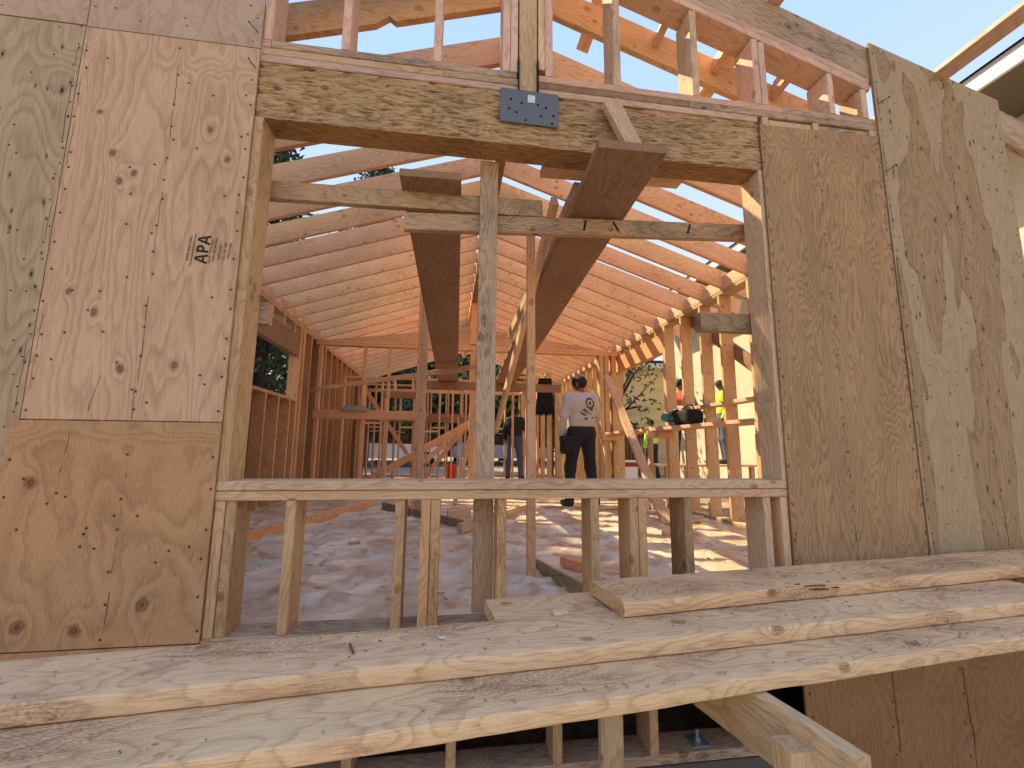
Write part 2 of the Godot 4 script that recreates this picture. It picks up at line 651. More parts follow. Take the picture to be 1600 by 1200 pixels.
func ground_and_floor() -> void:
	var st := begin()
	var xs: Array[float] = []
	for i in 81:
		var t := i / 40.0 - 1.0
		xs.append(signf(t) * pow(absf(t), 2.2) * 150.0)
	for j in 81:
		for i in 81:
			var x := xs[i]
			var z := xs[j] - 6.0
			st.set_uv(Vector2(x, z) * 0.4)
			st.set_color(Color.WHITE)
			st.set_smooth_group(0)
			st.add_vertex(Vector3(x, ground_height(x, z), z))
	for j in 80:
		for i in 80:
			var a := j * 81 + i
			for v in [a, a + 1, a + 82, a, a + 82, a + 81]:
				st.add_index(v)
	st.generate_normals()
	M.dirt = tex_mat(mottle_image(301, Color(0.58, 0.52, 0.44), Color(0.70, 0.64, 0.55), Color(0.52, 0.45, 0.37), 0.02, 0.06), 0.95, 3.0)
	struct(mesh_node(self, "ground", st.commit(), M.dirt))
	# subfloor of plywood sheets on a crawl space
	var f := Node3D.new()
	put(self, f, "floor")
	struct(f)
	var z := -1.94
	var r := 0
	while z > -12.1:
		var z2 := maxf(z - 1.22, -12.15)
		var x := XL - 0.14
		var first := 1.22 if r % 2 == 0 else 2.44
		while x < XR + 0.13:
			var x2 := minf(x + first, XR + 0.14)
			first = 2.44
			var o := stick(f, "floor_sheet", Vector3(x + 0.0015, -0.011, (z + z2) / 2), Vector3(x2 - 0.0015, -0.011, (z + z2) / 2), z - z2 - 0.003, 0.019, Vector3.BACK, M.stud, Color(0.86, 0.8, 0.72))
			o.set_meta("kind", "structure")
			x = x2
		z = z2
		r += 1
	# foundation walls round the crawl space
	var fo := Node3D.new()
	put(self, fo, "foundation")
	struct(fo)
	box_node(fo, "concrete_stem", Vector3(XL - 0.06, -0.53, -7.05), Vector3(0.16, 0.98, 10.0), M.concrete)
	box_node(fo, "concrete_stem", Vector3(XR + 0.06, -0.53, -7.05), Vector3(0.16, 0.98, 10.0), M.concrete)
	box_node(fo, "concrete_stem", Vector3(0.385, -0.53, -12.0), Vector3(4.8, 0.98, 0.15), M.concrete)
	box_node(fo, "concrete_stem", Vector3(0.385, -0.70, -1.975), Vector3(5.1, 0.33, 0.145), M.concrete)
	for i in 9:
		along_x(fo, "floor_joist", XL + 0.03, XR - 0.03, -0.26, -0.022, -2.6 - i * 1.1, -2.64 - i * 1.1, M.brown)
	# polyethylene sheet with folds over the floor
	var n2 := FastNoiseLite.new()
	n2.seed = 78
	n2.frequency = 1.3
	var n3 := FastNoiseLite.new()
	n3.seed = 79
	n3.frequency = 0.8
	n3.fractal_octaves = 2
	var ps := begin()
	var nx := 260
	var nz := 280
	for j in nz + 1:
		for i in nx + 1:
			var x := lerpf(XL + 0.03, XR - 0.02, i / float(nx))
			var zz := lerpf(-2.046, -7.05, pow(j / float(nz), 1.25))
			var u := x * 0.94 + zz * 0.34
			var v := -x * 0.34 + zz * 0.94
			var q1 := n2.get_noise_2d(x * 0.7, zz * 0.7) * 0.6
			var c1 := pow(1.0 - absf(n3.get_noise_2d(u * 0.5 + q1, v * 1.5)), 9.0)
			var c2 := pow(1.0 - absf(n3.get_noise_2d(u * 1.6 + 20.0, v * 2.6 + q1)), 8.0)
			var c3 := pow(1.0 - absf(n3.get_noise_2d(x * 2.2 - zz * 1.4 + 50.0, zz * 1.1 + x)), 12.0)
			var h := c1 * 0.03 + c2 * 0.009 + c3 * 0.009 + 0.012 * (0.5 + 0.5 * n2.get_noise_2d(x * 0.6, zz * 0.6))
			var fade := smoothstep(-6.4, -4.6, zz) * smoothstep(2.6, 1.4, x + zz * 0.15)
			h = h * lerpf(0.2, 1.0, fade) * smoothstep(-2.05, -2.14, zz) + 0.004
			st = ps
			st.set_uv(Vector2(x, zz) * 0.45)
			st.set_color(Color.WHITE)
			st.set_smooth_group(0)
			st.add_vertex(Vector3(x, h, zz))
	for j in nz:
		for i in nx:
			var a := j * (nx + 1) + i
			for q in [a, a + 1, a + nx + 2, a, a + nx + 2, a + nx + 1]:
				ps.add_index(q)
	ps.generate_normals()
	M.poly = tex_mat(mottle_image(311, Color(0.80, 0.70, 0.58), Color(0.91, 0.82, 0.70), Color(0.74, 0.57, 0.40), 0.009, 0.016), 0.27, 0.0, 0.5)
	var pl := mesh_node(self, "plastic_sheet", ps.commit(), M.poly)
	tag(pl, "wrinkled milky plastic sheet covering the floor inside the opening", "plastic sheet")

# ------------------------------------------------------------------ gable wall in front
func nail_rows(x0: float, y0: float, cols: Array, y_to: float, step: float, sd: int) -> Array:
	var r := RandomNumberGenerator.new()
	r.seed = sd
	var a := []
	for c in cols:
		var y := 0.04
		while y < y_to:
			a.append([c - x0 + r.randf_range(-0.008, 0.008), y + r.randf_range(-0.02, 0.02)])
			y += step * r.randf_range(0.7, 1.3)
	return a

func ply(wall: Node, label: String, pts: PackedVector2Array, z1: float, im: Image, nails: Array) -> void:
	var lo := pts[0]
	for p in pts:
		lo = lo.min(p)
	var o := sheet(wall, "plywood_sheet", pts, W + 0.0005, z1, tex_mat(im, 0.8, 1.0))
	if label != "":
		o.set_meta("label", label)
	if nails.is_empty():
		return
	var st := begin()
	for n in nails:
		var p := Vector3(lo.x + n[0], lo.y + n[1], z1)
		tube(st, p, p + Vector3(0, 0, 0.0015), 0.0034, 0.003, 6)
	var h := mesh_node(o, "nail_heads", st.commit(), M.nail)
	h.set_meta("kind", "stuff")

func front_wall() -> void:
	var wall := thing("gable_wall", "unfinished timber gable wall with plywood sheathing and a wide window opening", "wall")
	var PL := W + 0.012
	# --- plywood, left of the opening
	var nA := nail_rows(-1.578, 0.843, [-1.562, -1.205, -0.90], 1.64, 0.11, 1)
	var r := RandomNumberGenerator.new()
	r.seed = 9
	for i in 26:
		nA.append([r.randf_range(0.05, 0.66), r.randf_range(0.05, 1.6)])
	var imA := plywood_image(1001, 0.695, 1.672, {"light": Color(0.80, 0.65, 0.50), "dark": Color(0.57, 0.41, 0.28), "levels": 7.0, "sx": 44, "sy": 14, "contrast": 0.52, "nails": nA,
		"knots": [[0.17, 1.1, 0.012], [0.21, 0.98, 0.013], [0.26, 1.02, 0.011], [0.09, 0.5, 0.01], [0.19, 0.42, 0.012], [0.31, 0.20, 0.014], [0.53, 1.25, 0.012], [0.10, 1.28, 0.009], [0.5, 0.22, 0.012], [0.61, 1.12, 0.01]],
		"cracks": [[0.245, 0.17, 0.215, 0.0, 1.2, -0.9], [0.373, 1.67, 0.373, 0.0, 0.4, 0.1], [0.012, 1.6, 0.012, 0.05, 0.3, 0.5]]})
	ply(wall, "pinkish plywood sheet with a printed grade stamp", rect(-1.578, -0.885, 0.843, 2.515), PL, imA, nA)
	var nB := nail_rows(-1.61, 0.03, [-1.59, -1.21, -0.90], 0.78, 0.13, 2)
	for i in 14:
		nB.append([r.randf_range(0.05, 0.66), r.randf_range(0.2, 0.6)])
	var imB := plywood_image(1002, 0.725, 0.81, {"light": Color(0.73, 0.56, 0.39), "dark": Color(0.50, 0.34, 0.21), "levels": 4.5, "sx": 30, "sy": 14, "contrast": 0.45, "nails": nB,
		"knots": [[0.10, 0.58, 0.017], [0.13, 0.08, 0.019], [0.31, 0.06, 0.017], [0.52, 0.14, 0.02]],
		"cracks": [[0.41, 0.80, 0.40, 0.0, 0.6, 0.0], [0.20, 0.76, 0.185, 0.5, 0.4, 0.2]]})
	ply(wall, "orange brown plywood sheet with round knots near its foot", rect(-1.61, -0.885, 0.03, 0.838), PL, imB, nB)
	var nC := nail_rows(-2.30, -0.3, [-1.60], 2.8, 0.09, 3)
	for i in 40:
		nC.append([r.randf_range(0.2, 0.69), r.randf_range(0.9, 2.8), r.randf_range(0.0025, 0.006)])
	var imC := plywood_image(1003, 0.715, 2.82, {"light": Color(0.72, 0.61, 0.465), "dark": Color(0.47, 0.36, 0.26), "levels": 8.0, "sx": 34, "sy": 40, "contrast": 0.5, "nails": nC, "knots": [[0.55, 2.3, 0.012], [0.48, 2.05, 0.01]], "cracks": [[0.70, 2.75, 0.70, 0.4, 0.5, 0.3]]})
	ply(wall, "greyish weathered plywood sheet with wavy grain", rect(-2.30, -1.583, -0.30, 2.52), PL - 0.002, imC, nC)
	var imD := plywood_image(1004, 0.72, 0.70, {"light": Color(0.74, 0.62, 0.51), "dark": Color(0.52, 0.39, 0.29), "levels": 5.0, "sx": 40, "sy": 14, "contrast": 0.35, "nails": [[0.1, 0.1], [0.4, 0.06], [0.66, 0.2], [0.3, 0.3], [0.67, 0.35]]})
	var rake := func(x: float) -> float: return 3.676 - SL * absf(x - RIDGE)
	ply(wall, "", PackedVector2Array([Vector2(-2.30, 2.526), Vector2(-1.583, 2.526), Vector2(-1.583, rake.call(-1.583)), Vector2(-2.30, rake.call(-2.30))]), PL - 0.002, imD, [])
	ply(wall, "", PackedVector2Array([Vector2(-1.578, 2.519), Vector2(-0.885, 2.519), Vector2(-0.885, rake.call(-0.885)), Vector2(-1.578, rake.call(-1.578))]), PL, imD, [[0.66, 0.03], [0.67, 0.15], [0.373, 0.1], [0.2, 0.06], [0.02, 0.1]])
	ply(wall, "", rect(-1.61, -0.885, -0.79, 0.025), PL, imB, [])
	# --- plywood, right of the opening
	var n1 := nail_rows(1.573, 0.0, [1.585, 1.90, 2.275], 2.4, 0.10, 4)
	var im1 := plywood_image(1005, 0.714, 2.452, {"light": Color(0.69, 0.545, 0.38), "dark": Color(0.40, 0.29, 0.185), "levels": 13.0, "sx": 52, "sy": 34, "contrast": 0.62, "fine": 1.6, "nails": n1, "cracks": [[0.325, 1.1, 0.33, 0.0, 0.4, 0.4]]})
	ply(wall, "plywood sheet with dense zigzag grain beside the opening", PackedVector2Array([Vector2(1.573, 0.0), Vector2(2.287, 0.0), Vector2(2.287, 2.458), Vector2(1.573, 2.446)]), PL, im1, n1)
	var n2 := nail_rows(2.293, 0.0, [2.31, 2.74, 3.105], 2.9, 0.10, 5)
	for i in 95:
		n2.append([r.randf_range(0.04, 0.8), r.randf_range(0.3, 2.9), r.randf_range(0.0025, 0.0055)])
	var im2 := plywood_image(1006, 0.832, 3.045, {"light": Color(0.65, 0.525, 0.375), "dark": Color(0.42, 0.32, 0.21), "alt": Color(0.70, 0.60, 0.45), "thr": 0.52, "patch_freq": 0.03, "px": 64, "py": 40, "levels": 9.0, "sx": 46, "sy": 44, "contrast": 0.5, "fine": 1.2, "nails": n2, "cracks": [[0.44, 1.6, 0.45, 0.0, 0.5, 0.1], [0.015, 2.4, 0.015, 0.0, 0.6, 0.0]]})
	ply(wall, "blotchy plywood sheet with pale patches and dark nail stains", PackedVector2Array([Vector2(2.293, 0.0), Vector2(3.125, 0.0), Vector2(3.125, 2.79), Vector2(2.293, 3.045)]), PL + 0.004, im2, n2)
	var n3 := nail_rows(1.573, -0.79, [1.60, 2.0, 2.38, 2.75], 0.75, 0.12, 6)
	var im3 := plywood_image(1007, 1.552, 0.78, {"light": Color(0.65, 0.48, 0.32), "dark": Color(0.44, 0.29, 0.18), "levels": 9.0, "sx": 70, "sy": 12, "contrast": 0.4, "nails": n3, "cracks": [[0.43, 0.78, 0.44, 0.0, 0.6, -0.2], [0.82, 0.78, 0.83, 0.0, 0.5, 0.0], [1.18, 0.78, 1.19, 0.0, 0.5, 0.2]]})
	ply(wall, "brown plywood sheathing below the scaffold boards", rect(1.573, 3.125, -0.79, -0.006), PL, im3, n3)
	grade_stamp(wall, PL)
	# --- rough sawn header
	header_beam(wall)
	# plates on the header, left and right of the king post
	along_x(wall, "plate", -0.885, 0.288, 2.468, 2.503, W + 0.001, WB, M.pink)
	along_x(wall, "plate", -0.885, -0.07, 2.505, 2.540, W, WB, M.stud, Color(0.86, 0.8, 0.7))
	along_x(wall, "plate", -0.068, 0.288, 2.505, 2.540, W + 0.002, WB, M.grey, Color(1.15, 1.1, 1.0))
	along_x(wall, "plate", -0.845, 0.283, 2.542, 2.580, W + 0.001, WB, M.grey, Color(1.35, 1.4, 1.38))
	along_x(wall, "plate", -0.885, -0.848, 2.542, 2.580, W, WB, M.stud)
	along_x(wall, "plate", 0.389, 1.57, 2.468, 2.503, W + 0.001, WB, M.pink, Color(0.86, 0.84, 0.82))
	along_x(wall, "plate", 0.389, 1.18, 2.505, 2.540, W, WB, M.brown, Color(1.2, 1.15, 1.1))
	along_x(wall, "plate", 1.183, 2.288, 2.505, 2.540, W + 0.002, WB, M.grey, Color(1.2, 1.15, 1.05))
	along_x(wall, "plate", 0.387, 1.72, 2.542, 2.578, W + 0.001, WB, M.pink, Color(0.9, 0.86, 0.8))
	along_x(wall, "plate", 1.722, 2.288, 2.542, 2.578, W - 0.001, WB, M.grey, Color(1.15, 1.1, 1.0))
	# tops of the studs behind the right hand sheet
	for x: float in [1.60, 1.90, 2.25]:
		upright(wall, "stud", x, x + 0.038, 0.04, 2.503, W, WB, M.stud)
	along_x(wall, "blocking", 1.645, 1.895, 2.42, 2.50, W - 0.01, W - 0.048, M.stud)
	along_x(wall, "blocking", 1.945, 2.245, 2.42, 2.50, W - 0.008, W - 0.046, M.grey)
	for x: float in [-2.2, -1.57, -1.22]:
		upright(wall, "stud", x, x + 0.038, 0.04, 2.503, W, WB, M.stud)
	for x: float in [2.74, 3.07]:
		upright(wall, "stud", x, x + 0.038, 0.04, 2.503, W, WB, M.stud)
	# king post, its side studs and straps
	upright(wall, "king_post", 0.294, 0.383, 2.468, 3.36, W, W - 0.089, M.stud, Color(0.88, 0.84, 0.76))
	upright(wall, "trimmer_stud", 0.212, 0.249, 2.58, rake_under(0.212), W, WB, M.pink, Color(1.05, 1.0, 1.02))
	upright(wall, "trimmer_stud", 0.251, 0.287, 2.58, rake_under(0.26), W, WB, M.pink)
	upright(wall, "trimmer_stud", 0.390, 0.424, 2.61, rake_under(0.43), W, WB, M.plank, Color(1.1, 1.12, 1.1))
	upright(wall, "trimmer_stud", 0.426, 0.464, 2.58, rake_under(0.47), W, WB, M.pink)
	var cp := mesh_node(wall, "connector_plate", rounded_plate(0.286, 0.178, 0.006, 0.006), M.steel)
	cp.transform = Transform3D(Basis(Vector3.BACK, -0.012), Vector3(0.345, 2.384, W + 0.008))
	var bolts := [[-0.092, 0.032], [-0.04, 0.018], [-0.1, -0.02], [-0.064, -0.034], [0.04, 0.02], [0.08, 0.008], [0.118, -0.03], [0.056, -0.04], [-0.018, -0.07], [0.112, -0.072]]
	for b in bolts:
		var st := begin()
		tube(st, Vector3(0, 0, 0), Vector3(0, 0, 0.004), 0.006, 0.0045, 8)
		var bn := mesh_node(cp, "screw_head", st.commit(), M.dark_steel)
		bn.position = Vector3(b[0], b[1], 0.003)
	var stick_im := mottle_image(401, Color(0.92, 0.92, 0.93), Color(0.86, 0.86, 0.88), Color(0.25, 0.25, 0.3), 0.02, 0.09, 64)
	var sk := mesh_node(cp, "sticker", rounded_plate(0.036, 0.04, 0.001, 0.003), tex_mat(stick_im, 0.5))
	sk.position = Vector3(0.008, 0.046, 0.0042)
	box_node(wall, "steel_strap", Vector3(0.2905, 2.56, W - 0.02), Vector3(0.005, 0.18, 0.075), M.dark_steel)
	box_node(wall, "steel_strap", Vector3(0.3865, 2.56, W - 0.02), Vector3(0.005, 0.18, 0.075), M.dark_steel)
	# gable cripples
	for x: float in [-0.885, -0.545, -0.122]:
		upright(wall, "cripple_stud", x, x + 0.038, 2.581, rake_under(x), W, WB, M.pink, Color(1.02, 0.98, 0.97))
	for x: float in [0.783, 1.214]:
		upright(wall, "cripple_stud", x, x + 0.038, 2.579, rake_under(x + 0.038), W, WB, M.stud, Color(1.08, 1.06, 0.98))
	for x: float in [1.57, 1.61, 2.016, 2.223]:
		upright(wall, "cripple_stud", x, x + 0.037, 2.579, rake_under(x + 0.038), W, WB, M.pink)
	# rake plates and the outer rafters on them
	for s: float in [-1.0, 1.0]:
		var x1 := RIDGE + s * 0.02
		var x2 := RIDGE + s * 1.912 if s > 0 else -2.28
		for k in 2:
			var dy := 0.020 + 0.0405 * k
			var a := Vector3(x1, rake_y(x1) + dy, (W + WB) / 2)
			var b := Vector3(x2, rake_y(x2) + dy, (W + WB) / 2)
			stick(wall, "rake_plate", a, b, 0.14 - 0.003 * k, 0.038, Vector3.BACK, M.pink)
		var x3 := RIDGE + s * 3.15
		var up := Vector3(SL * s, 1, 0).normalized()
		stick(wall, "outer_rafter", Vector3(x1, rake_y(x1) + 0.185, W - 0.021), Vector3(x3, rake_y(x3) + 0.185, W - 0.021), 0.196, 0.038, up, M.grey, Color(1.18, 1.12, 1.02))
	# jambs
	upright(wall, "jamb_stud", -0.887, -0.848, 0.614, 2.19, W, WB, M.stud, Color(0.86, 0.8, 0.66))
	upright(wall, "jamb_stud", -0.93, -0.889, 0.04, 2.503, W, WB, M.stud)
	upright(wall, "jamb_stud", 1.554, 1.592, 0.614, 2.19, W, WB, M.stud)
	upright(wall, "jamb_stud", -0.885, -0.848, 0.04, 0.536, W, WB, M.stud, Color(0.95, 0.85, 0.7))
	upright(wall, "jamb_stud", -0.846, -0.808, 0.04, 0.536, W - 0.004, WB, M.stud, Color(0.78, 0.72, 0.6))
	upright(wall, "jamb_stud", 1.535, 1.572, 0.04, 0.536, W, WB, M.fir)
	upright(wall, "jamb_stud", 1.45, 1.488, 0.04, 0.536, W - 0.004, WB, M.stud)
	# sill and cripples below it
	along_x(wall, "sill_plate", -0.884, 1.571, 0.576, 0.613, W + 0.003, WB, M.stud, Color(0.95, 0.92, 0.86))
	along_x(wall, "sill_plate", -0.887, 1.573, 0.537, 0.574, W, WB, M.stud, Color(0.97, 0.88, 0.78))
	for c in [[-0.625, 0], [-0.204, 1], [-0.100, 2], [-0.060, 3], [0.216, 3], [0.622, 0], [0.800, 1], [0.840, 3], [1.057, 4]]:
		var m: Material = [M.stud, M.stud, M.fir, M.plank, M.grey][c[1]]
		upright(wall, "cripple_stud", c[0], c[0] + 0.038, 0.039, 0.536, W, WB, m, Color(0.84, 0.75, 0.62) * rng.randf_range(0.9, 1.08))
	along_x(wall, "bottom_plate", -0.93, 1.6, 0.0, 0.038, W, WB, M.grey, Color(1.2, 1.1, 0.95))
	# below the floor
	along_x(wall, "rim_joist", -2.2, 3.0, -0.255, -0.022, W - 0.002, W - 0.04, M.brown)
	for x: float in [-0.36, 0.028, 0.452, 0.86, 1.28]:
		upright(wall, "crawl_stud", x, x + 0.038, -0.49, -0.256, W, WB, M.stud, Color(0.82, 0.74, 0.6))
	var mp := along_x(wall, "mud_plate", -0.9, 1.572, -0.529, -0.491, W + 0.002, WB, M.grey)
	var st2 := begin()
	tube(st2, Vector3(0, 0, 0), Vector3(0, 0.05, 0), 0.008, 0.008, 8)
	tube(st2, Vector3(0, 0.006, 0), Vector3(0, 0.02, 0), 0.015, 0.015, 6)
	add_box(st2, Transform3D(Basis.IDENTITY, Vector3(0, 0.003, 0)), Vector3(0.075, 0.006, 0.075))
	var an := mesh_node(mp, "anchor_bolt", st2.commit(), M.galv)
	an.position = Vector3(1.10 - 0.336, 0, 0) + Vector3.ZERO
	an.transform = mp.transform.affine_inverse() * Transform3D(Basis.IDENTITY, Vector3(1.10, -0.491, -1.96))
	# lookouts that carry the future eave
	for q in [[2.755, -0.7], [1.735, -0.8], [0.86, -0.9]]:
		var x: float = q[0]
		var y := 3.676 - SL * absf(x - RIDGE) + 0.024
		stick(wall, "lookout", Vector3(x, y, q[1]), Vector3(x, y, -2.64), 0.089, 0.038, Vector3(1, -SL, 0), M.pink)
	for x: float in [1.18, 1.55, 1.93]:
		var y := 2.49 + SL * (2.85 - x) + 0.17
		stick(wall, "blocking", Vector3(x, y, W - 0.042), Vector3(x, y - 0.02, -2.175), 0.14, 0.038, Vector3(SL, 1, 0), M.fir)
	# bent nails standing out of the plywood edge
	for q in [[-0.90, 2.59, 0.02], [-0.895, 2.41, 0.015], [2.31, 2.66, -0.03], [2.305, 2.25, -0.025]]:
		var st := begin()
		var p := Vector3(0, 0, 0)
		tube(st, p, p + Vector3(0, 0, 0.012), 0.002, 0.002, 6)
		tube(st, p + Vector3(0, 0, 0.012), p + Vector3(-q[2] * 1.4, 0.024, 0.026), 0.002, 0.002, 6)
		tube(st, p + Vector3(-q[2] * 1.4, 0.024, 0.026), p + Vector3(-q[2] * 1.5, 0.026, 0.0275), 0.0042, 0.0042, 6)
		var b := mesh_node(wall, "bent_nail", st.commit(), M.nail)
		b.position = Vector3(q[0], q[1], PL + 0.003)

func rake_y(x: float) -> float:
	return 3.385 - SL * absf(x - RIDGE)

func rake_under(x: float) -> float:
	return rake_y(x) - 0.004

func rounded_plate(w: float, h: float, t: float, r: float) -> ArrayMesh:
	var pts := PackedVector2Array()
	for c in [[1, 1, 0.0], [-1, 1, PI / 2], [-1, -1, PI], [1, -1, PI * 1.5]]:
		for k in 4:
			var a: float = c[2] + k * PI / 6.0
			pts.append(Vector2(c[0] * (w / 2 - r), c[1] * (h / 2 - r)) + Vector2(cos(a), sin(a)) * r)
	var st := begin()
	var n := pts.size()
	for s in 2:
		for i in n:
			for p in [Vector2.ZERO, pts[i], pts[(i + 1) % n]]:
				st.set_color(Color.WHITE)
				st.set_normal(Vector3(0, 0, 1 if s == 0 else -1))
				st.set_uv(p / Vector2(w, -h) + Vector2(0.5, 0.5))
				st.add_vertex(Vector3(p.x, p.y, t / 2 if s == 0 else -t / 2))
	for i in n:
		var a := pts[i]
		var b := pts[(i + 1) % n]
		var q := [Vector3(a.x, a.y, t / 2), Vector3(b.x, b.y, t / 2), Vector3(b.x, b.y, -t / 2), Vector3(a.x, a.y, -t / 2)]
		var nn := Vector3((b - a).y, -(b - a).x, 0).normalized()
		for k in [0, 1, 2, 0, 2, 3]:
			st.set_color(Color.WHITE)
			st.set_normal(nn)
			st.set_uv(Vector2(0.02, 0.02))
			st.add_vertex(q[k])
	return st.commit()

func header_beam(wall: Node) -> void:
	var x0 := -0.884
	var x1 := 1.5725
	var y0 := 2.19
	var y1 := 2.466
	var n := FastNoiseLite.new()
	n.seed = 5
	n.frequency = 1.0
	n.fractal_octaves = 4
	n.fractal_type = FastNoiseLite.FRACTAL_RIDGED
	var n2 := FastNoiseLite.new()
	n2.seed = 6
	n2.frequency = 1.0
	n2.fractal_octaves = 3
	var st := begin()
	var nx := 560
	var ny := 76
	for j in ny + 1:
		for i in nx + 1:
			var x := lerpf(x0, x1, i / float(nx))
			var y := lerpf(y0, y1, j / float(ny))
			var wv := n2.get_noise_2d(x * 3.0, y * 8.0) * 0.02
			var rough := n.get_noise_2d(x * 5.5 + wv * 20.0, (y + wv) * 38.0)
			var chip := maxf(0.0, n2.get_noise_2d(x * 6.0 + 9.0, y * 70.0) - 0.14) * 0.05
			var d := rough * 0.0035 - chip - 0.003
			if j == 0:
				d -= 0.005
			if j == ny:
				d -= 0.003
			st.set_uv(Vector2(x / 2.4, y / 0.6))
			st.set_color(Color.WHITE)
			st.set_smooth_group(0)
			st.add_vertex(Vector3(x, y, W + d))
	for j in ny:
		for i in nx:
			var a := j * (nx + 1) + i
			for q in [a, a + nx + 1, a + nx + 2, a, a + nx + 2, a + 1]:
				st.add_index(q)
	st.generate_normals()
	var am := st.commit()
	var s2 := begin()
	var back := W - 0.14
	var quads := [[Vector3(x0, y0, W - 0.005), Vector3(x1, y0, W - 0.005), Vector3(x1, y0, back), Vector3(x0, y0, back), Vector3.DOWN],
		[Vector3(x0, y1, W - 0.005), Vector3(x1, y1, W - 0.005), Vector3(x1, y1, back), Vector3(x0, y1, back), Vector3.UP],
		[Vector3(x0, y0, back), Vector3(x1, y0, back), Vector3(x1, y1, back), Vector3(x0, y1, back), Vector3.FORWARD]]
	for q in quads:
		for k in [0, 1, 2, 0, 2, 3]:
			var p: Vector3 = q[k]
			s2.set_color(Color(0.9, 0.74, 0.62))
			s2.set_normal(q[4])
			s2.set_uv(Vector2(p.x / 2.4, (p.y + p.z) / 0.6))
			s2.add_vertex(p)
	s2.commit(am)
	var o := mesh_node(wall, "header_beam", am, M.beam)
	o.set_meta("label", "rough sawn heavy timber header over the opening")

func grade_stamp(wall: Node, z: float) -> void:
	var ink := plain(Color(0.17, 0.13, 0.12), 0.9)
	var rows := [["APA", 0.0, 58, true], ["RATED SHEATHING", -0.052, 11, false], ["THE ENGINEERED WOOD ASSOCIATION", -0.036, 7, false], ["32/16  15/32 INCH", 0.030, 11, false], ["SIZED FOR SPACING", 0.046, 10, false], ["EXPOSURE 1", 0.066, 12, false], ["PS 1-09  000", 0.084, 12, false], ["STRUCTURAL", 0.102, 11, false]]
	var st := Node3D.new()
	put(wall, st, "grade_stamp")
	st.set_meta("label", "black grade stamp printed sideways on the plywood")
	for r in rows:
		var tm := TextMesh.new()
		tm.text = r[0]
		var f := SystemFont.new()
		f.font_names = PackedStringArray(["Droid Sans"])
		f.font_weight = 700 if r[3] else 400
		tm.font = f
		tm.font_size = r[2]
		tm.pixel_size = 0.00115
		tm.depth = 0.0006
		var o := mesh_node(st, "stamp_line", tm, ink)
		o.transform = Transform3D(Basis(Vector3.BACK, PI / 2 - 0.06), Vector3(r[1], rng.randf_range(-0.004, 0.004), 0))
	st.position = Vector3(-1.025, 1.55, z + 0.0006)

# ------------------------------------------------------------------ roof
func roof_frame() -> void:
	var roof := thing("roof_frame", "open roof frame of pale fir rafters meeting at a ridge beam", "roof")
	var vt := 0.2
	for i in 25:
		var z := -2.18 - 0.4 * i - rng.randf_range(-0.006, 0.006)
		for s: float in [-1.0, 1.0]:
			var xr := RIDGE + s * 0.047
			var xe := XL - 0.5 if s < 0 else XR + 0.5
			var f := func(x: float) -> float:
				return (2.49 + SL * (x - XL)) if s < 0 else (2.49 + SL * (2.85 - x))
			var tint := Color(1.04, 0.96, 0.90) if rng.randf() < 0.5 else Color(1.06, 0.98, 0.82)
			tint = tint * rng.randf_range(0.92, 1.06)
			if s < 0 and (i == 0 or i == 2):
				var nx := -0.385 if i == 0 else -0.06
				var pts := PackedVector2Array([Vector2(xe, f.call(xe)), Vector2(nx - 0.07, f.call(nx - 0.07)), Vector2(nx, f.call(nx) + 0.035), Vector2(nx + 0.035, f.call(nx + 0.035) - 0.004), Vector2(xr, f.call(xr)), Vector2(xr, f.call(xr) + vt), Vector2(xe, f.call(xe) + vt)])
				sheet(roof, "rafter", pts, z - 0.038, z, M.fir, true, tint)
			else:
				var a := Vector3(xe, f.call(xe) + vt / 2, z - 0.019)
				var b := Vector3(xr, f.call(xr) + vt / 2, z - 0.019)
				stick(roof, "rafter", a, b, vt * 0.949, 0.038, Vector3.UP, M.fir, tint)
			# block between this rafter and the next, on the wall plate
			if i < 24 and i > 0:
				var xb := XL - 0.05 if s < 0 else XR + 0.05
				along_z(roof, "rafter_block", z - 0.042, z - 0.396, xb - 0.019, xb + 0.019, 2.495, f.call(xb) + 0.15, M.pink, Color(1.08, 1.0, 0.98))
	along_z(roof, "ridge_beam", -2.05, -7.15, RIDGE - 0.044, RIDGE + 0.044, 3.16, 3.49, M.brown, Color(1.2, 1.15, 1.1))
	along_z(roof, "ridge_beam", -7.16, -12.0, RIDGE - 0.044, RIDGE + 0.044, 3.2, 3.49, M.fir)
	upright(roof, "ridge_post", RIDGE - 0.045, RIDGE + 0.045, 2.44, 3.155, -7.12, -7.21, M.fir, Color(0.95, 0.75, 0.6))
	box_node(roof, "post_cap", Vector3(RIDGE - 0.048, 3.12, -7.165), Vector3(0.004, 0.16, 0.07), M.steel)
	box_node(roof, "post_cap", Vector3(RIDGE + 0.048, 3.12, -7.165), Vector3(0.004, 0.16, 0.07), M.steel)

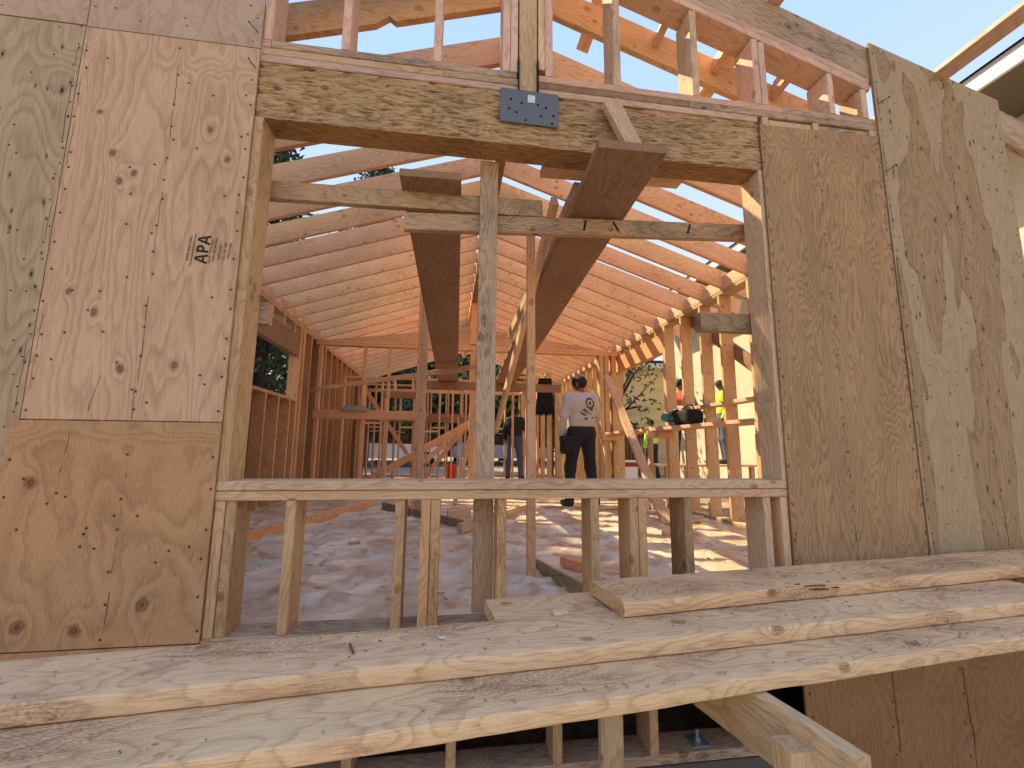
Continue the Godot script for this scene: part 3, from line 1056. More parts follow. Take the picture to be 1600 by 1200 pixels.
# ------------------------------------------------------------------ side walls
func left_wall() -> void:
	var wall := thing("left_wall", "left stud wall with a low sheathed part under a long window opening", "wall")
	var x0 := XL
	var x1 := XL - 0.14
	along_z(wall, "bottom_plate", -2.05, -12.0, x0, x1, 0.0, 0.038, M.stud)
	along_z(wall, "top_plate", -2.05, -7.0, x0, x1, 2.412, 2.449, M.stud, Color(0.9, 0.8, 0.7))
	along_z(wall, "top_plate", -2.05, -7.0, x0, x1, 2.451, 2.488, M.stud, Color(0.95, 0.82, 0.72))
	along_z(wall, "top_plate", -7.002, -12.0, x0, x1, 2.412, 2.449, M.stud, Color(0.9, 0.8, 0.7))
	along_z(wall, "top_plate", -7.002, -12.0, x0, x1, 2.451, 2.488, M.stud, Color(0.9, 0.8, 0.7))
	# low wall with its sill
	along_z(wall, "sill_plate", -2.3, -6.44, x0, x1, 1.362, 1.40, M.stud, Color(0.92, 0.78, 0.66))
	var z := -2.22
	while z > -6.4:
		upright(wall, "stud", x0, x1, 0.039, 1.361, z, z - 0.038, M.stud, Color(1.0, 0.86, 0.7) * rng.randf_range(0.9, 1.05))
		z -= 0.4
	# header and the short studs over it
	along_z(wall, "window_header", -2.3, -6.44, x0 - 0.01, x0 - 0.1, 2.0, 2.28, M.brown, Color(1.2, 1.08, 0.98))
	z = -2.6
	while z > -6.4:
		upright(wall, "cripple_stud", x0, x1, 2.281, 2.411, z, z - 0.038, M.stud)
		z -= 0.4
	upright(wall, "post", x0, x1, 0.039, 2.411, -6.445, -6.52, M.stud, Color(1.0, 0.85, 0.66))
	upright(wall, "post", x0 + 0.02, x1, 0.039, 2.411, -6.523, -6.61, M.stud, Color(0.95, 0.8, 0.6))
	# outside sheathing under the opening, then papered sheathing further back
	var k := 0
	z = -2.05
	while z > -6.5:
		var z2 := maxf(z - 1.22, -6.62)
		stick(wall, "plywood_sheet", Vector3(x1 - 0.007, 0.70, (z + z2) / 2), Vector3(x1 - 0.007, -0.02, (z + z2) / 2), z - z2 - 0.004, 0.012, Vector3.BACK, M.brown, Color(1.1, 0.95, 0.85))
		stick(wall, "plywood_sheet", Vector3(x1 - 0.007, 1.40, (z + z2) / 2), Vector3(x1 - 0.007, 0.704, (z + z2) / 2), z - z2 - 0.004, 0.012, Vector3.BACK, M.brown, Color(1.05, 0.92, 0.85))
		z = z2
		k += 1
	M.paper = tex_mat(mottle_image(351, Color(0.10, 0.085, 0.075), Color(0.17, 0.14, 0.12), Color(0.62, 0.53, 0.40), 0.02, 0.05, 256), 0.9)
	box_node(wall, "building_paper", Vector3(x1 - 0.006, 1.22, -9.3), Vector3(0.006, 2.44, 5.35), M.paper)
	z = -6.95
	while z > -12.0:
		upright(wall, "stud", x0, x1, 0.039, 2.411, z, z - 0.038, M.stud, Color(0.95, 0.8, 0.66) * rng.randf_range(0.85, 1.05))
		z -= 0.4

func right_wall() -> void:
	var wall := thing("right_wall", "open right stud wall with a row of blocking and a wide doorway", "wall")
	var x0 := XR
	var x1 := XR + 0.14
	along_z(wall, "bottom_plate", -2.05, -5.6, x0, x1, 0.0, 0.038, M.stud)
	along_z(wall, "bottom_plate", -7.3, -12.0, x0, x1, 0.0, 0.038, M.stud)
	along_z(wall, "top_plate", -2.05, -6.2, x0, x1, 2.412, 2.449, M.grey, Color(1.15, 1.0, 0.85))
	along_z(wall, "top_plate", -6.202, -12.0, x0, x1, 2.412, 2.449, M.grey, Color(1.1, 0.98, 0.85))
	along_z(wall, "top_plate", -2.05, -4.4, x0, x1, 2.451, 2.488, M.stud)
	along_z(wall, "top_plate", -4.402, -12.0, x0, x1, 2.451, 2.488, M.stud)
	for z: float in [-2.06, -2.55, -2.95, -3.35, -3.763, -4.235, -4.612, -5.04, -5.475, -5.516]:
		upright(wall, "stud", x0, x1, 0.039, 2.411, z, z - 0.038, M.stud, Color(1.0, 0.9, 0.78) * rng.randf_range(0.95, 1.08))
	var zs := [-3.35, -3.763, -4.235, -4.612, -5.04, -5.475]
	for i in 5:
		along_z(wall, "blocking", zs[i] - 0.04, zs[i + 1] + 0.002, x0, x1, 1.225, 1.262, M.stud, Color(1.1, 1.02, 0.9))
	along_z(wall, "doorway_header", -5.557, -7.28, x0 + 0.01, x0 + 0.1, 2.07, 2.335, M.fir, Color(0.85, 0.68, 0.54))
	var z := -5.75
	while z > -7.2:
		upright(wall, "cripple_stud", x0 + 0.01, x1 - 0.03, 2.336, 2.411, z, z - 0.038, M.stud)
		z -= 0.22
	for q: float in [-7.285, -7.325, -7.7, -8.1, -8.5, -8.9, -9.3, -9.7, -10.1, -10.5, -10.9, -11.3, -11.7]:
		upright(wall, "stud", x0, x1, 0.039, 2.411, q, q - 0.038, M.stud, Color(1.05, 0.95, 0.82) * rng.randf_range(0.9, 1.08))
	stick(wall, "diagonal_brace", Vector3(x1 + 0.022, 2.66, -5.45), Vector3(x1 + 0.022, 1.30, -3.55), 0.14, 0.038, Vector3.UP, M.brown, Color(1.2, 1.15, 1.1))

# ------------------------------------------------------------------ inner frames further back
func partitions() -> void:
	var a := thing("partition_frame", "cross frame of plates and posts between front and rear rooms", "wall")
	along_x(a, "tie_plate", XL + 0.02, XR - 0.002, 2.34, 2.378, -7.12, -7.26, M.fir, Color(0.93, 0.85, 0.77))
	along_x(a, "tie_plate", XL + 0.02, XR - 0.002, 2.38, 2.418, -7.12, -7.26, M.fir, Color(0.94, 0.85, 0.78))
	for s: float in [-1.0, 1.0]:
		var xe := -1.95 if s < 0 else 2.7
		var pts := PackedVector2Array([Vector2(xe, 2.42), Vector2(RIDGE + s * 0.06, 2.42 + SL * absf(RIDGE + s * 0.06 - xe) * 0.42), Vector2(RIDGE + s * 0.06, 2.42)])
		sheet(a, "gable_board", pts, -7.2, -7.16, M.stud, true, Color(0.94, 0.86, 0.80))
	for x: float in [-2.03, -1.36, -0.98]:
		upright(a, "stud", x, x + 0.038, 0.002, 2.339, -7.13, -7.22, M.fir, Color(0.87, 0.78, 0.70))
	upright(a, "post", RIDGE - 0.045, RIDGE + 0.045, 0.002, 2.339, -7.13, -7.22, M.fir, Color(0.86, 0.76, 0.68))
	for x: float in [2.52, 2.61, 2.74]:
		upright(a, "post", x, x + 0.076, 0.002, 2.339, -7.10, -7.24, M.stud, Color(0.94, 0.87, 0.78))
	along_x(a, "ledger", -2.05, -0.35, 1.17, 1.31, -7.07, -7.105, M.fir, Color(0.80, 0.70, 0.60))
	# room divider behind, with a doorway
	var b := thing("rear_divider", "low divider of closely spaced studs with a doorway behind the cross frame", "wall")
	along_x(b, "top_plate", -2.08, 1.86, 2.1, 2.138, -9.0, -9.09, M.fir, Color(0.83, 0.75, 0.67))
	along_x(b, "bottom_plate", -2.08, -1.3, 0.002, 0.04, -9.0, -9.09, M.stud)
	along_x(b, "bottom_plate", -0.5, 0.6, 0.002, 0.04, -9.0, -9.09, M.stud)
	for x: float in [-2.08, -1.68, -1.34, -0.52, -0.2, 0.06, 0.33, 0.58, 1.30, 1.82]:
		upright(b, "stud", x, x + 0.038, 0.041, 2.099, -9.0, -9.09, M.fir, Color(0.90, 0.82, 0.74))
	stick(b, "diagonal_brace", Vector3(-0.5, 0.08, -8.97), Vector3(0.6, 1.5, -8.97), 0.089, 0.036, Vector3.UP, M.fir, Color(0.82, 0.74, 0.67))
	along_x(b, "blocking", -0.48, -0.202, 1.05, 1.088, -9.0, -9.09, M.fir)
	along_x(b, "blocking", 0.1, 0.328, 1.05, 1.088, -9.0, -9.09, M.fir)
	along_x(b, "blocking", -1.64, -1.342, 1.2, 1.238, -9.0, -9.09, M.fir)
	along_x(b, "door_header", -1.3, -0.523, 1.72, 1.86, -9.01, -9.08, M.brown)
	for x: float in [-1.1, -0.75]:
		upright(b, "cripple_stud", x, x + 0.038, 1.862, 2.099, -9.01, -9.08, M.fir)
	var c := thing("side_divider", "lengthwise stud divider right of the middle in the rear room", "wall")
	along_z(c, "top_plate", -8.4, -12.0, 1.9, 1.99, 2.2, 2.238, M.stud)
	along_z(c, "bottom_plate", -8.4, -12.0, 1.9, 1.99, 0.002, 0.04, M.stud)
	var z := -8.4
	while z > -11.9:
		upright(c, "stud", 1.9, 1.99, 0.041, 2.199, z, z - 0.038, M.stud, Color(1.04, 0.99, 0.91))
		z -= 0.6
	stick(c, "diagonal_brace", Vector3(1.87, 2.15, -8.5), Vector3(1.87, 1.3, -10.4), 0.089, 0.038, Vector3.UP, M.fir)
	var g := thing("middle_divider", "second stud divider farther back, left of the middle", "wall")
	along_x(g, "top_plate", -2.08, 1.0, 2.16, 2.198, -10.4, -10.49, M.stud)
	along_x(g, "bottom_plate", -2.08, -0.4, 0.002, 0.04, -10.4, -10.49, M.stud)
	for k in 8:
		var x := -2.06 + 0.4 * k + rng.randf_range(-0.05, 0.05)
		upright(g, "stud", x, x + 0.038, 0.041, 2.159, -10.4, -10.49, M.stud, Color(0.93, 0.86, 0.79) * rng.randf_range(0.85, 1.05))
	along_x(g, "rail", -2.0, 0.6, 1.32, 1.46, -10.36, -10.398, M.brown, Color(1.04, 0.96, 0.91))
	stick(g, "diagonal_brace", Vector3(-1.9, 2.05, -10.36), Vector3(-0.7, 0.3, -10.36), 0.089, 0.036, Vector3.UP, M.fir, Color(0.83, 0.76, 0.69))
	# rear gable
	var d := thing("rear_wall", "rear stud wall with daylight and trees showing between its studs", "wall")
	along_x(d, "bottom_plate", XL, XR, 0.002, 0.04, -11.9, -12.04, M.stud)
	along_x(d, "top_plate", XL, XR, 2.2, 2.238, -11.9, -12.04, M.fir)
	along_x(d, "top_plate", XL, XR, 2.24, 2.278, -11.9, -12.04, M.fir)
	var x := XL + 0.01
	var k := 0
	while x < XR - 0.05:
		upright(d, "stud", x, x + 0.038, 0.041, 2.199, -11.9, -12.04, M.stud, Color(0.94, 0.88, 0.80) * rng.randf_range(0.9, 1.1))
		if k % 2 == 0 and x < XR - 0.5:
			along_x(d, "blocking", x + 0.04, x + 0.398, 1.25, 1.288, -11.9, -12.04, M.fir)
		x += 0.4
		k += 1
	along_x(d, "rail", -1.7, 0.9, 1.5, 1.64, -11.86, -11.898, M.brown)
	stick(d, "diagonal_brace", Vector3(-0.9, 0.15, -11.87), Vector3(0.7, 1.45, -11.87), 0.14, 0.036, Vector3.UP, M.fir)

# ------------------------------------------------------------------ temporary props and scaffold boards overhead
func scaffold() -> void:
	var one := func(called: String, label: String, cat: String, a: Vector3, b: Vector3, w: float, t: float, wide: Vector3, mat: Material, tint := Color(-1, 0, 0), group := "") -> MeshInstance3D:
		var o := stick(self, called, a, b, w, t, wide, mat, tint)
		tag(o, label, cat, group)
		return o
	one.call("shore_post", "upright shore post under the header, dividing the opening", "post", Vector3(0.169, 0.04, -2.063), Vector3(0.169, 2.188, -2.063), 0.089, 0.037, Vector3.RIGHT, M.grey, Color(1.10, 1.05, 1.00))
	one.call("ledger_board", "level two by four from the left jamb to the shore post", "board", Vector3(-1.02, 1.958, -2.105), Vector3(0.45, 1.981, -2.105), 0.092, 0.038, Vector3.UP, M.grey, Color(1.04, 0.98, 0.90))
	one.call("ledger_board", "level two by four with dark ink marks running right to the jamb", "board", Vector3(-0.246, 1.855, -2.106), Vector3(1.70, 1.953, -2.106), 0.09, 0.038, Vector3.UP, M.grey, Color(1.03, 0.95, 0.87))
	var marked: Node3D = get_node("ledger_board_001")
	for q in [[0.30, 0.25], [0.885, 0.35], [0.47, -0.5]]:
		box_node(marked, "ink_mark", Vector3(q[0] - 0.35, 0.005, 0.0192), Vector3(0.012, 0.06, 0.0006), M.black, Basis(Vector3.BACK, -q[1]))
	var pl := worn(self, "scaffold_plank", Vector3(-0.118, 2.038, -1.97), Vector3(-0.02, 1.745, -6.6), 0.292, 0.038, Vector3.RIGHT, M.brown, 21, 0.002, Color(1.4, 1.26, 1.15))
	tag(pl, "brown scaffold plank overhead, left of the shore post", "plank", "scaffold planks overhead")
	var pr := worn(self, "scaffold_plank", Vector3(0.735, 2.01, -1.60), Vector3(0.835, 1.735, -6.6), 0.30, 0.04, Vector3.RIGHT, M.brown, 22, 0.002, Color(1.75, 1.42, 1.22))
	tag(pr, "wide reddish scaffold plank overhead poking out under the header", "plank", "scaffold planks overhead")
	one.call("cross_block", "short flat block behind the header over the reddish plank", "block", Vector3(0.45, 2.212, -2.105), Vector3(1.235, 2.225, -2.105), 0.089, 0.038, Vector3.BACK, M.fir, Color(0.87, 0.81, 0.76))
	one.call("wood_offcut", "slanted offcut leaning on the header above the plank end", "offcut", Vector3(0.742, 2.44, -1.862), Vector3(0.865, 2.085, -1.80), 0.085, 0.036, Vector3.RIGHT, M.stud, Color(0.90, 0.87, 0.78))
	one.call("prop_stick", "slim upright two by four standing right of the shore post", "post", Vector3(0.492, 0.012, -2.60), Vector3(0.484, 2.30, -2.60), 0.05, 0.038, Vector3.RIGHT, M.fir, Color(0.93, 0.85, 0.79))
	one.call("brace_board", "slanting brace board along the left edge of the reddish plank", "brace", Vector3(0.70, 2.24, -2.28), Vector3(0.58, 1.86, -4.2), 0.089, 0.038, Vector3.UP, M.stud)
	one.call("brace_board", "second slanting brace board rising beside the slim upright", "brace", Vector3(0.60, 2.235, -2.42), Vector3(0.5, 0.95, -4.6), 0.089, 0.038, Vector3.UP, M.fir)
	one.call("stub_board", "grey stub of board nailed behind the right jamb", "board", Vector3(1.28, 1.411, -2.075), Vector3(1.66, 1.414, -2.075), 0.098, 0.05, Vector3.UP, M.grey, Color(0.78, 0.76, 0.70))
	one.call("stub_board", "pale stub of board nailed behind the left jamb", "board", Vector3(-0.98, 1.338, -2.075), Vector3(-0.815, 1.342, -2.075), 0.1, 0.05, Vector3.UP, M.grey, Color(1.09, 1.04, 0.96))
	# props inside
	one.call("prop_post", "double prop post left of the middle under the rafters", "post", Vector3(-0.345, 0.012, -5.0), Vector3(-0.345, 2.68, -5.0), 0.089, 0.038, Vector3.BACK, M.fir, Color(0.83, 0.75, 0.67))
	one.call("prop_post", "lit prop post beside the double prop post left of the middle", "post", Vector3(-0.29, 0.012, -4.99), Vector3(-0.29, 2.72, -4.99), 0.07, 0.06, Vector3.RIGHT, M.stud)
	one.call("ledger_board", "cross ledger carrying the far ends of the scaffold planks", "board", Vector3(-0.5, 1.66, -6.55), Vector3(1.7, 1.66, -6.55), 0.12, 0.038, Vector3.UP, M.brown, Color(1.14, 1.06, 1.01))
	one.call("prop_post", "prop under the right end of the far cross ledger", "post", Vector3(1.2, 0.012, -6.59), Vector3(1.2, 1.72, -6.59), 0.089, 0.038, Vector3.RIGHT, M.fir)
	one.call("prop_post", "prop under the left end of the far cross ledger", "post", Vector3(-0.4, 0.012, -6.59), Vector3(-0.4, 1.72, -6.59), 0.089, 0.038, Vector3.RIGHT, M.fir, Color(0.78, 0.70, 0.64))
	one.call("brace_rail", "long thin rail sloping up from the left wall to the middle", "brace", Vector3(-2.06, 1.585, -6.9), Vector3(0.36, 1.72, -5.2), 0.06, 0.038, Vector3.UP, M.fir, Color(0.82, 0.73, 0.66))
	one.call("brace_rail", "floor brace slanting up from the left towards the middle post", "brace", Vector3(-1.55, 0.05, -7.4), Vector3(0.42, 1.19, -7.5), 0.11, 0.038, Vector3.UP, M.fir, Color(0.84, 0.75, 0.68))
	one.call("leaning_stud", "thin pale stud leaning against the middle of the cross frame", "board", Vector3(0.11, 0.012, -6.0), Vector3(0.40, 1.35, -6.2), 0.06, 0.038, Vector3.RIGHT, M.stud)
	one.call("leaning_stud", "long prop board leaning from the floor to the right posts", "board", Vector3(2.18, 0.012, -4.26), Vector3(2.60, 1.95, -6.95), 0.115, 0.038, Vector3.RIGHT, M.stud, Color(1.00, 0.95, 0.90))
	one.call("hanging_rail", "thin rail behind the worker where a dark jacket hangs", "rail", Vector3(0.98, 2.08, -7.95), Vector3(2.66, 1.92, -7.95), 0.05, 0.038, Vector3.UP, M.fir, Color(0.88, 0.80, 0.73))
	# work shelf along the right wall
	var sh := thing("work_shelf", "plank work shelf on short legs along the right stud wall", "shelf", Vector3(2.7, 0.0, -5.1))
	var at := Vector3(2.7, 0.0, -5.1)
	along_z(sh, "plank", 1.80, -1.95, -0.14, 0.0, 0.985, 1.022, M.pink, Color(0.95, 0.88, 0.83))
	along_z(sh, "plank", 1.88, -2.0, 0.01, 0.15, 0.985, 1.022, M.fir, Color(0.95, 0.88, 0.83))
	for q: float in [1.82, -0.2, -1.85]:
		along_x(sh, "bearer", -0.2, 0.168, 0.89, 0.984, q, q - 0.038, M.fir)
		upright(sh, "leg", -0.17, -0.132, 0.012, 0.889, q, q - 0.089, M.stud)

# ------------------------------------------------------------------ boards in front of the wall
func foreground() -> void:
	var pz := func(x: float) -> float: return -1.29 - 0.092 * (x - 0.19)
	var p2 := worn(self, "scaffold_plank", Vector3(-2.0, 0.219, pz.call(-2.0)), Vector3(2.26, 0.219, pz.call(2.26)), 0.224, 0.044, Vector3.BACK, M.plank, 31, 0.0028, Color(1.12, 1.05, 0.98))
	tag(p2, "long pale plank lying uppermost across the foreground", "plank", "planks in front of the wall")
	var qz := func(x: float) -> float: return -1.132 - 0.117 * (x - 0.153)
	var p1 := worn(self, "scaffold_plank", Vector3(-1.6, 0.175, qz.call(-1.6)), Vector3(2.9, 0.175, qz.call(2.9)), 0.232, 0.04, Vector3.BACK, M.plank, 32, 0.003, Color(1.1, 1.0, 0.96))
	tag(p1, "nearest pinkish plank with curling grain, under the uppermost one", "plank", "planks in front of the wall")
	var rz := func(x: float) -> float: return -1.478 - 0.122 * (x - 0.53)
	var p3 := worn(self, "scaffold_plank", Vector3(0.53, 0.2655, rz.call(0.53)), Vector3(3.3, 0.2655, rz.call(3.3)), 0.236, 0.044, Vector3.BACK, M.plank, 33, 0.0045, Color(1.0, 0.96, 0.88))
	tag(p3, "short splintered plank at the right, close to the plywood", "plank", "planks in front of the wall")
	var rs := RandomNumberGenerator.new()
	rs.seed = 17
	for k in 14:
		var x := rs.randf_range(1.16, 1.36)
		var a := Vector3(x, rs.randf_range(0.272, 0.290), rz.call(x) + rs.randf_range(0.085, 0.118))
		var b := a + Vector3(rs.randf_range(0.02, 0.09), rs.randf_range(-0.006, 0.008), rs.randf_range(-0.004, 0.014))
		var sl := stick(p3, "splinter", a, b, rs.randf_range(0.004, 0.010), 0.004, Vector3.BACK, M.brown, Color(0.55, 0.48, 0.42))
		sl.transform = p3.transform.affine_inverse() * sl.transform
	var p4 := worn(self, "scaffold_plank", Vector3(0.15, 0.215, -1.508), Vector3(0.80, 0.215, -1.568), 0.205, 0.038, Vector3.BACK, M.plank, 34, 0.002, Color(0.98, 0.94, 0.86))
	tag(p4, "dusty flat board end wedged behind the long pale plank", "plank", "planks in front of the wall")
	var pk := stick(self, "packing_block", Vector3(0.69, 0.175, -1.60), Vector3(0.725, 0.175, -1.40), 0.05, 0.038, Vector3.RIGHT, M.stud)
	tag(pk, "packing block hidden under the dusty flat board end", "block")
	# bracket that carries them
	var br := thing("plank_bracket", "wooden bracket poking out under the nearest plank with an upright leg", "bracket", Vector3(0.8, -0.8, -1.1))
	var at := Vector3(0.8, -0.8, -1.1)
	stick(br, "arm", Vector3(0.655, 0.083, -1.87) - at, Vector3(0.832, 0.083, -0.858) - at, 0.14, 0.038, Vector3.UP, M.stud, Color(1.05, 1.0, 0.88))
	stick(br, "leg", Vector3(0.772, -0.79, -0.965) - at, Vector3(0.772, 0.118, -0.965) - at, 0.075, 0.06, Vector3.RIGHT, M.stud, Color(1.0, 0.95, 0.8))
	stick(br, "leg", Vector3(0.655, -0.79, -1.80) - at, Vector3(0.655, 0.012, -1.80) - at, 0.089, 0.038, Vector3.RIGHT, M.stud)
	for x: float in [-1.85, 2.75]:
		var b2 := thing("plank_bracket", "wooden bracket holding up the %s end of the planks" % ("left" if x < 0 else "right"), "bracket", Vector3(x, -0.8, -1.2))
		stick(b2, "arm", Vector3(0, 0.883, -0.66), Vector3(0, 0.883, 0.36), 0.14, 0.038, Vector3.UP, M.stud)
		upright(b2, "leg", 0.021, 0.059, 0.0, 0.94, 0.2, 0.28, M.stud)
		upright(b2, "leg", 0.021, 0.059, 0.0, 0.94, -0.5, -0.42, M.stud)
	# bits lying on the planks
	var chip := stick(self, "wood_chip", Vector3(0.34, 0.242, -1.43), Vector3(0.385, 0.242, -1.434), 0.03, 0.012, Vector3.BACK, M.fir, Color(1.1, 1.0, 0.95))
	tag(chip, "small square wood chip on the dusty flat board", "chip")
	var sp := stick(self, "wood_splinter", Vector3(-0.235, 0.246, -1.27), Vector3(-0.215, 0.2465, -1.215), 0.006, 0.004, Vector3.RIGHT, M.brown, Color(0.7, 0.5, 0.4))
	tag(sp, "dark brown splinter lying on the long pale plank", "splinter")
	var pc := stick(self, "paper_scrap", Vector3(-0.008, 0.2435, -1.285), Vector3(0.008, 0.2435, -1.287), 0.009, 0.003, Vector3.BACK, M.white, Color.WHITE)
	tag(pc, "tiny white scrap on the long pale plank", "scrap")
	var r := RandomNumberGenerator.new()
	r.seed = 88
	var st := begin()
	for i in 230:
		var x := r.randf_range(-1.4, 2.2)
		var w := r.randf_range(-0.09, 0.09)
		var on := r.randi_range(0, 2)
		var p := Vector3(x, 0.2435, pz.call(x) + w)
		if on == 1:
			p = Vector3(x, 0.198, qz.call(x) + 0.055 + absf(w) * 0.55)
		elif on == 2:
			x = r.randf_range(0.6, 2.8)
			p = Vector3(x, 0.290, rz.call(x) + w)
		add_box(st, Transform3D(Basis(Vector3.UP, r.randf() * TAU), p), Vector3(r.randf_range(0.003, 0.013), 0.0016, r.randf_range(0.0015, 0.004)), Color(0.30, 0.19, 0.12) * r.randf_range(0.5, 1.9))
	var saw := mesh_node(self, "sawdust", st.commit(), M.paint)
	saw.set_meta("kind", "stuff")
	tag(saw, "wood crumbs and sawdust scattered on the planks", "sawdust")

# ------------------------------------------------------------------ loose lumber on the floor inside
func floor_things() -> void:
	var item := func(called: String, label: String, a: Vector3, b: Vector3, w: float, t: float, wide: Vector3, mat: Material, tint := Color(-1, 0, 0)) -> void:
		tag(stick(self, called, a, b, w, t, wide, mat, tint), label, "lumber")
	item.call("loose_board", "long two by four lying on the plastic at the left", Vector3(-1.56, 0.055, -3.6), Vector3(-0.93, 0.055, -5.85), 0.085, 0.04, Vector3.UP, M.fir, Color(0.95, 0.78, 0.62))
	item.call("loose_board", "flat board on the plastic in the middle distance", Vector3(-0.74, 0.05, -5.6), Vector3(0.15, 0.05, -4.2), 0.089, 0.04, Vector3.UP, M.brown, Color(1.3, 1.1, 1.0))
	item.call("loose_board", "board pointing away to the right behind the shore post", Vector3(0.12, 0.06, -3.95), Vector3(1.0, 0.05, -5.4), 0.05, 0.085, Vector3.RIGHT, M.stud)
	item.call("wood_block", "sawn block beside the crossing loose boards", Vector3(0.02, 0.1, -4.45), Vector3(0.24, 0.12, -4.5), 0.09, 0.06, Vector3.UP, M.fir)
	item.call("board_offcut", "speckled strand board offcut on edge behind the flat board end", Vector3(0.53, 0.052, -2.76), Vector3(0.69, 0.052, -2.16), 0.092, 0.02, Vector3.UP, M.grey, Color(1.25, 1.08, 0.85))
	item.call("wood_block", "small wedge of wood lying behind the strand board offcut", Vector3(0.74, 0.05, -2.85), Vector3(0.86, 0.035, -2.68), 0.06, 0.04, Vector3.UP, M.fir, Color(1.0, 0.72, 0.55))
	item.call("wood_block", "pale offcut lying in the sun on the floor at the right", Vector3(1.86, 0.03, -3.7), Vector3(1.95, 0.03, -3.78), 0.05, 0.04, Vector3.UP, M.plank, Color(1.2, 1.2, 1.15))
	item.call("wood_block", "brown scrap on the plastic at the far left", Vector3(-0.72, 0.025, -3.6), Vector3(-0.64, 0.03, -3.63), 0.03, 0.02, Vector3.BACK, M.fir, Color(0.8, 0.55, 0.4))
	var r := RandomNumberGenerator.new()
	r.seed = 99
	for i in 12:
		var p := Vector3(r.randf_range(1.3, 2.6), 0.018, r.randf_range(-5.6, -3.4))
		var d := Vector3(r.randf_range(0.1, 0.3), 0, r.randf_range(-0.12, 0.2))
		var o := stick(self, "thin_offcut", p - d, p + d, r.randf_range(0.02, 0.06), 0.012, d.cross(Vector3.UP), M.stud)
		tag(o, "thin wood offcut among the litter on the right of the floor", "lumber", "thin offcuts on the floor")
	var st := begin()
	for i in 900:
		var x := r.randf_range(XL + 0.1, XR - 0.1)
		var z := r.randf_range(-6.9, -2.2)
		if x < 0.8 and r.randf() < 0.72:
			continue
		add_box(st, Transform3D(Basis(Vector3.UP, r.randf() * TAU), Vector3(x, 0.026 + 0.01 * r.randf(), z)), Vector3(r.randf_range(0.006, 0.04), 0.003, r.randf_range(0.004, 0.012)), Color(0.42, 0.27, 0.16) * r.randf_range(0.5, 1.6))
	var saw := mesh_node(self, "wood_litter", st.commit(), M.paint)
	saw.set_meta("kind", "stuff")
	tag(saw, "wood shavings scattered over the plastic inside", "sawdust")

# ------------------------------------------------------------------ what stands round the building
func leaf_tri(st: SurfaceTool, p: Vector3, s: float, r: RandomNumberGenerator, col: Color, droop := 0.0) -> void:
	var a := Vector3(r.randf_range(-1, 1), r.randf_range(-1, 1) - droop, r.randf_range(-1, 1)).normalized()
	var b := a.cross(Vector3(r.randf_range(-1, 1), r.randf_range(-1, 1), r.randf_range(-1, 1))).normalized()
	var n := a.cross(b)
	for q in [p - b * s * 0.28, p + a * s, p + b * s * 0.28]:
		st.set_color(col)
		st.set_normal(n)
		st.add_vertex(q)

func conifer(label: String, at: Vector3, h: float, spread: float, sd: int, group: String, thin := false) -> void:
	var t := thing("conifer_tree", label, "tree", at, group)
	var r := RandomNumberGenerator.new()
	r.seed = sd
	var st := begin()
	tube(st, Vector3(0, 0, 0), Vector3(0.1, h * 0.55, 0), 0.26, 0.15, 9)
	tube(st, Vector3(0.1, h * 0.55, 0), Vector3(0.05, h, 0), 0.15, 0.02, 8)
	var lf := begin()
	var y := h * 0.16
	while y < h * 0.99:
		var k := (y / h)
		var reach := spread * pow(1.0 - k, 0.75) * r.randf_range(0.75, 1.1) + 0.25
		var n := 4 if thin else 7
		for i in n:
			var a := TAU * (i + r.randf()) / n
			var len := reach * r.randf_range(0.65, 1.1)
			var d := Vector3(cos(a), r.randf_range(-0.28, 0.06), sin(a))
			tube(st, Vector3(0.05, y, 0), Vector3(0.05, y, 0) + d * len, 0.035, 0.01, 4)
			var m := int(len / 0.16) + 2
			for j in m:
				var q := Vector3(0.05, y, 0) + d * len * (0.18 + 0.85 * j / m)
				for l in 8:
					var o := Vector3(r.randfn(0, 0.2), r.randfn(-0.08, 0.12), r.randfn(0, 0.2))
					var c := Color(0.035, 0.06, 0.035).lerp(Color(0.07, 0.11, 0.05), r.randf())
					leaf_tri(lf, q + o, r.randf_range(0.14, 0.3), r, c, 0.5)
		y += 0.62 if thin else 0.27
	mesh_node(t, "trunk", st.commit(), M.bark)
	mesh_node(t, "crown", lf.commit(), M.foliage)

func broadleaf(label: String, at: Vector3, h: float, spread: float, sd: int, group: String, leaves: int, size: float, c0: Color, c1: Color) -> void:
	var t := thing("broadleaf_tree", label, "tree", at, group)
	var r := RandomNumberGenerator.new()
	r.seed = sd
	var st := begin()
	var top := Vector3(0, h * 0.45, 0)
	tube(st, Vector3.ZERO, top, h * 0.035, h * 0.022, 9)
	var tips: Array[Vector3] = []
	for i in 7:
		var a := TAU * (i + r.randf() * 0.6) / 7
		var m := top + Vector3(cos(a) * spread * 0.4, h * r.randf_range(-0.16, 0.3), sin(a) * spread * 0.4)
		tube(st, top - Vector3(0, h * 0.05, 0), m, h * 0.014, h * 0.008, 6)
		for k in 3:
			var e := m + Vector3(r.randf_range(-1, 1) * spread * 0.5, h * r.randf_range(-0.05, 0.28), r.randf_range(-1, 1) * spread * 0.5)
			tube(st, m, e, h * 0.007, h * 0.002, 5)
			tips.append(e)
			tips.append(m.lerp(e, 0.5))
	var lf := begin()
	for i in leaves:
		var c: Vector3 = tips[r.randi() % tips.size()]
		var p := c + Vector3(r.randfn(0, spread * 0.16), r.randfn(0, spread * 0.13), r.randfn(0, spread * 0.16))
		leaf_tri(lf, p, size * r.randf_range(0.6, 1.3), r, c0.lerp(c1, r.randf()), 0.2)
	mesh_node(t, "trunk", st.commit(), M.bark)
	mesh_node(t, "crown", lf.commit(), M.foliage)

